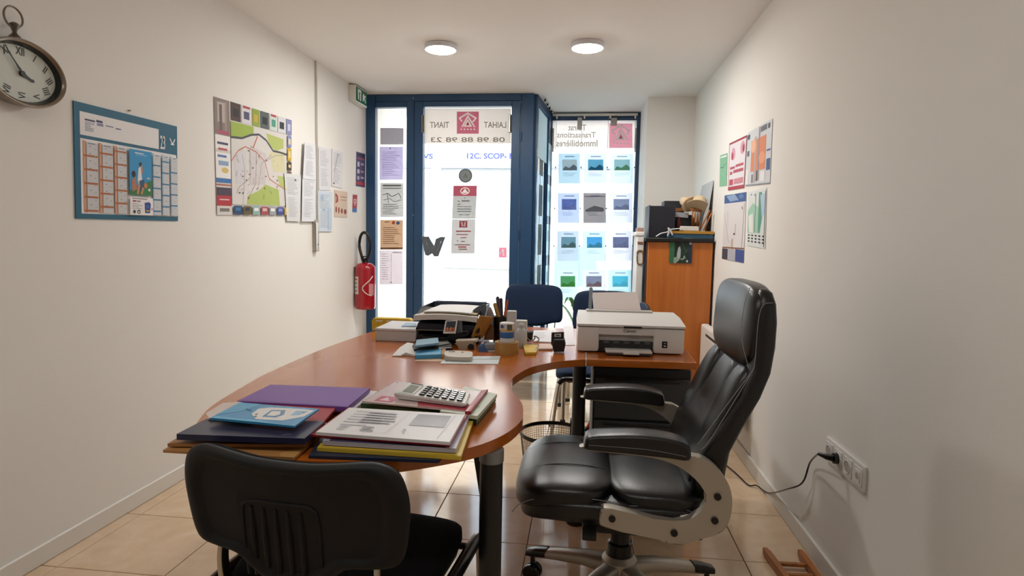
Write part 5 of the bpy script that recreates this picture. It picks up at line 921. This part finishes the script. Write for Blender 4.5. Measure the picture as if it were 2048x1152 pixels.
def star_logo(u0, v0, u1, v1, pk='#c8607c', wt='#f2e2e4', dots=5):
    def U(u, v): return (u0 + (u1 - u0) * u, v0 + (v1 - v0) * v)
    d = [('r', u0, v0, u1, v1, pk)]; w_ = (u1 - u0) * .035
    L = [[(.5, .05), (.08, .30), (.22, .45), (.5, .12)], [(.5, .05), (.92, .28), (.75, .5), (.5, .12)]]
    d += [('p', [U(.5, .03), U(.08, .28), U(.2, .46), U(.27, .44), U(.17, .31), U(.5, .12)], wt), ('p', [U(.5, .03), U(.92, .28), U(.76, .48), U(.7, .44), U(.82, .31), U(.5, .12)], wt), ('p', [U(.5, .14), U(.2, .70), U(.27, .70), U(.5, .27), U(.78, .70), U(.85, .70)], wt), ('p', [U(.5, .32), U(.3, .68), U(.7, .68)], wt), ('p', [U(.5, .44), U(.42, .62), U(.58, .62)], pk)]
    for k in range(dots): d.append(('e', *U(.2 + .6 * k / (dots - 1), .80), (u1 - u0) * .035, (v1 - v0) * .035, wt))
    return d
gsheet('banner_sticker', 'cream banner with mirrored lettering and pink logo atop the door', 'banner', (849.7, 217), (1022, 287), '#d8cec6', [('t', 'TIANT', .06, .38, .285, .55, MG, True), ('t', 'TAIHAT'.replace('TAIHAT', 'LAIHAT'), .69, .38, .945, .55, MG, True), ('t', '08 98 88 98 23', .07, .82, .93, .96, MG, True)] + star_logo(.375, .09, .63, .72), YD - .008)
# round lock-like sticker and notices
q_ = hy(931, 351.5, YD - .008); rs = thing('round_sticker', 'round grey seal sticker above the door notices', 'sticker', q_)
bm = NB(); disc(bm, q_, .0605, (0, -1, 0), .002, 36); wpart(rs, 'rim', bm, mat('#4a565c', .5)); bm = NB(); disc(bm, q_ + Vector((0, -.002, 0)), .05, (0, -1, 0), .001, 36); wpart(rs, 'face', bm, mat('#767e7c', .5)); bm = NB(); prism(bm, [q_ + Vector((a, -.0033, b)) for a, b in ((-.02, -.02), (.0, .025), (.02, -.02), (.01, -.02), (0, .005), (-.01, -.02))], (0, -.0005, 0)); wpart(rs, 'emblem', bm, mat('#5c645e', .5))
gsheet('notice', 'door notice with pink header and small emblem', 'notice', (907, 371.3), (954, 437.7), '#a8a8a6', [('r', 0, 0, 1, .31, '#c84a64'), ('e', .5, .16, .2, .11, '#f0d8dc'), ('e', .5, .16, .16, .085, '#c84a64'), ('p', [(.5, .08), (.36, .22), (.64, .22)], '#f0d8dc'), ('e', .5, .37, .02, .015, '#333333'), ('r', .2, .45, .3, .48, '#7a7a7a'), ('r', .38, .44, .7, .48, '#6a6a6c'), ('r', .2, .55, .34, .58, '#7a7a7a'), ('r', .2, .62, .8, .645, '#8a8e90'), ('r', .2, .69, .8, .72, '#6f7f86'), ('r', .2, .76, .8, .79, '#6f7f86'), ('r', .3, .86, .45, .89, '#8d8d8d'), ('r', .55, .86, .75, .885, '#8d8d8d')], YD - .008, skew=3, trans=.5)
gsheet('notice', 'lower door notice with red square mark and red text', 'notice', (904, 438.5), (951, 507), '#b3b1b0', [('r', .32, .05, .66, .24, '#9c2434'), ('p', [(.38, .08), (.45, .08), (.49, .2), (.42, .22)], '#e0d0d2'), ('p', [(.53, .08), (.6, .08), (.58, .22), (.5, .2)], '#e0d0d2'), ('r', .18, .33, .82, .37, '#a05058'), ('r', .2, .43, .7, .46, '#a86068'), ('r', .38, .52, .65, .55, '#a86068'), ('r', .22, .62, .3, .64, '#9a7a7c'), ('r', .42, .63, .58, .66, '#9a6a6c'), ('r', .15, .73, .8, .76, '#8d5a5c'), ('r', .3, .79, .65, .83, '#b04a50'), ('r', .32, .86, .68, .89, '#8d5a5c')], YD - .008, skew=2, trans=.5)
gsheet('sticker', 'small pink pictogram sticker low right on the door glass', 'sticker', (998, 495), (1013, 515), '#d8809a', [('p', [(.3, .3), (.45, .15), (.7, .2), (.6, .5), (.75, .8), (.5, .85), (.5, .6)], '#f4dfe6'), ('e', .2, .55, .1, .1, '#f4dfe6')], YD - .008)

# ================================================================== SHOP WINDOW DISPLAY
VY = YV - .05
gsheet('banner_sticker', 'cream banner with mirrored lettering and pink logo on shop window', 'banner', (1104, 240), (1277, 297), '#ddd6d2', [('t', 'Tuirat', .19, .16, .40, .37, '#8d8a88', True), ('t', 'Transactions', .06, .42, .51, .62, '#98958f', True), ('t', 'Immobilières', .05, .70, .53, .93, '#98958f', True)] + star_logo(.665, .12, .93, .98, '#d98aa2', '#f6eaec'), YV - .005)
cols = ((1117, 1160, 1), (1168, 1213, 2), (1220, 1266, 3)); rws = (('top', 307, 367), ('second', 386, 446), ('third', 462, 522), ('bottom', 540, 600))
desc = {(0, 0): ('#9fbccc', '#c9c4c0', '#7a7c80', 'grey street photo'), (0, 1): ('#c3d0e2', '#4f9fb8', '#2c6478', 'teal hillside photo'), (0, 2): ('#c6dae6', '#8fb4b4', '#6f9a6a', 'green landscape photo'), (1, 0): ('#a9b8d8', '#5a68a0', '#d0d4e6', 'violet house photo'), (1, 1): ('#7f7c80', '#74777a', '#666a6e', 'plain grey back'), (1, 2): ('#cdd3e2', '#7c86a0', '#a9b0c0', 'stormy grey photo'), (2, 0): ('#aebfd0', '#6f98a4', '#8a9a8c', 'beach photo'), (2, 1): ('#bcd8ec', '#3f9ad0', '#8fc0b0', 'bright blue sea photo'), (2, 2): ('#d2d6e4', '#5a6488', '#c9cde0', 'dark house photo'), (3, 0): ('#c3dce0', '#3f8a48', '#8cc070', 'lawn photo'), (3, 1): ('#c9d0de', '#7a7f96', '#c89a90', 'terrace photo'), (3, 2): ('#b9deec', '#4ab4cc', '#a9e0e4', 'turquoise pool photo')}
for r, (rn, y0, y1) in enumerate(rws):
    for c, (x0, x1, cn) in enumerate(cols):
        b, p1, p2, dsc = desc[(r, c)]
        D = [('r', .18, .2, .86, .56, p1), ('p', [(.18, .56), (.3, .42), (.5, .48), (.7, .36), (.86, .45), (.86, .56)], p2)] if (r, c) != (1, 1) else [('r', .05, .1, .95, .13, '#8d8a90'), ('p', [(.1, .55), (.5, .42), (.9, .5), (.9, .62), (.1, .62)], p1)]
        D += para(.2, .64, .85, .78, 3, '#a4b4c4', r * 3 + c, .3) + [('r', .3, .08, .75, .12, '#93a3b8')]
        gsheet('property_sheet', 'property sheet with %s, %s row of the shop window' % (dsc, rn), 'property sheet', (x0 - r * 1.2, y0), (x1 - r * 1.2, y1), b, D, VY, .85, group='property sheets in the shop window')
# hanging cables with clips
for k, x in enumerate((1113, 1164, 1216.5, 1271)):
    a, b = hy(x, 240, VY), hy(x - 8, 640, VY); bm = NB(); tube(bm, [Vector((a.x, VY, 2.41)), Vector((b.x, VY, .3))], .0018, 6)
    cbt = thing('display_cable', ['display cable at the left edge of the shop window', 'display cable between first and second sheet columns', 'display cable between second and third sheet columns', 'display cable at the right edge of the shop window'][k], 'cable', Vector((b.x, VY, .3)), group='display cables'); wpart(cbt, 'wire', bm, mat('#d0d4d8', .3, .5))
    for y in (335, 417, 492): q_ = hy(x - (y - 240) * .02, y, VY - .004); bm = NB(); lathe(bm, [(.007, -.006), (.007, .006)], q_, 10, axis='y'); wpart(cbt, 'clip', bm, M_GREYD)
# picture rails
rl = thing('picture_rail', 'white hanging rail under the ceiling at the shop window', 'rail', (.08, YV - .05, 2.43))
bm = NB(); box(bm, -.335, .49, YV - .062, YV - .04, 2.425, 2.447, .002, 1); wpart(rl, 'bar', bm, mat('#dad6ca', .4))
for x in (-.30, -.03, .22, .46): bm = NB(); box(bm, x, x + .016, YV - .066, YV - .038, 2.40, 2.427, .002, 1); wpart(rl, 'hook', bm, mat('#e4e0d6', .4))
rl2 = thing('picture_rail', 'short ceiling rail with black hooks beside the door frame', 'rail', (-.36, 5.7, 2.44))
a, b = Vector((-.37, 5.42, ZC - .012)), Vector((-.33, YV - .07, ZC - .012)); bm = NB(); tube(bm, [a, b], .007, 6); wpart(rl2, 'bar', bm, mat('#dad6ca', .4))
for t_ in (.02, .3, .55, .78): q_ = a + (b - a) * t_; bm = NB(); box(bm, q_.x - .008, q_.x + .008, q_.y - .011, q_.y + .011, q_.z - .022, q_.z + .004, .002, 1); wpart(rl2, 'hook', bm, M_BLK)
# sheets on the side pane
for k, (z0, z1, lb) in enumerate(((1.83, 2.13, 'highest'), (1.44, 1.74, 'second'), (1.06, 1.36, 'third'), (.66, .96, 'lowest'))):
    s0, s1 = LR - .30, LR - .085; o_ = nn * .05
    q4 = [A + dr * s0 + o_ + Vector((0, 0, z1)), A + dr * s1 + o_ + Vector((0, 0, z1)), A + dr * s1 + o_ + Vector((0, 0, z0)), A + dr * s0 + o_ + Vector((0, 0, z0))]
    sheet('property_sheet', '%s property sheet hanging edge on at the side pane' % lb, 'property sheet', q4, '#f0f3f5', [('r', .15, .2, .85, .55, '#c4d2da')], nn, .002, .5, .85, group='property sheets at the side pane')
sheet('banner_sticker', 'white film strip at the top of the side pane', 'banner', [A + dr * .06 + nn * .012 + Vector((0, 0, 2.38)), A + dr * (LR - .17) + nn * .012 + Vector((0, 0, 2.38)), A + dr * (LR - .17) + nn * .012 + Vector((0, 0, 1.95)), A + dr * .06 + nn * .012 + Vector((0, 0, 1.95))], '#dcdcdc', (), nn, .001, .6, .5)
# potted plant between the chairs
pl = thing('potted_plant', 'potted plant with long arching leaves by the shop window', 'plant', (.0, 5.75, 0))
bm = NB(); lathe(bm, [(.10, 0), (.12, .01), (.15, .26), (.155, .28), (.14, .28), (.135, .25)], (0, 0, 0), 28); mk('pot', bm, mat('#d8d6d2', .5), pl)
bm = NB(); lathe(bm, [(.134, .24), (.136, .25), (.05, .256)], (0, 0, 0), 20); mk('soil', bm, mat('#3b2a1d', .9), pl)
r_ = random.Random(12)
for k in range(12):
    a = 2 * PI * k / 12 + r_.uniform(-.2, .2); L = r_.uniform(.32, .55); hgt = r_.uniform(.35, .6); u = Vector((math.cos(a), math.sin(a), 0)); v = Vector((-u.y, u.x, 0)); bm = NB(); prev = None; n = 9
    for i in range(n + 1):
        s = i / n; c_ = u * (L * s * .62) + Vector((0, 0, .25 + hgt * math.sin(s * 2.1) * .9)); wd = .022 * math.sin(PI * min(1, .12 + s * .88)) + .002
        row = [bm.verts.new(c_ - v * wd), bm.verts.new(c_ - Vector((0, 0, wd * .5))), bm.verts.new(c_ + v * wd)]
        if prev:
            for j in (0, 1): bm.faces.new((prev[j], prev[j + 1], row[j + 1], row[j]))
        prev = row
    mk('leaf', bm, mat(r_.choice(['#4f8a4a', '#6aa560', '#3f7a44', '#86b878']), .4, trans=.3), pl, sharp=80)
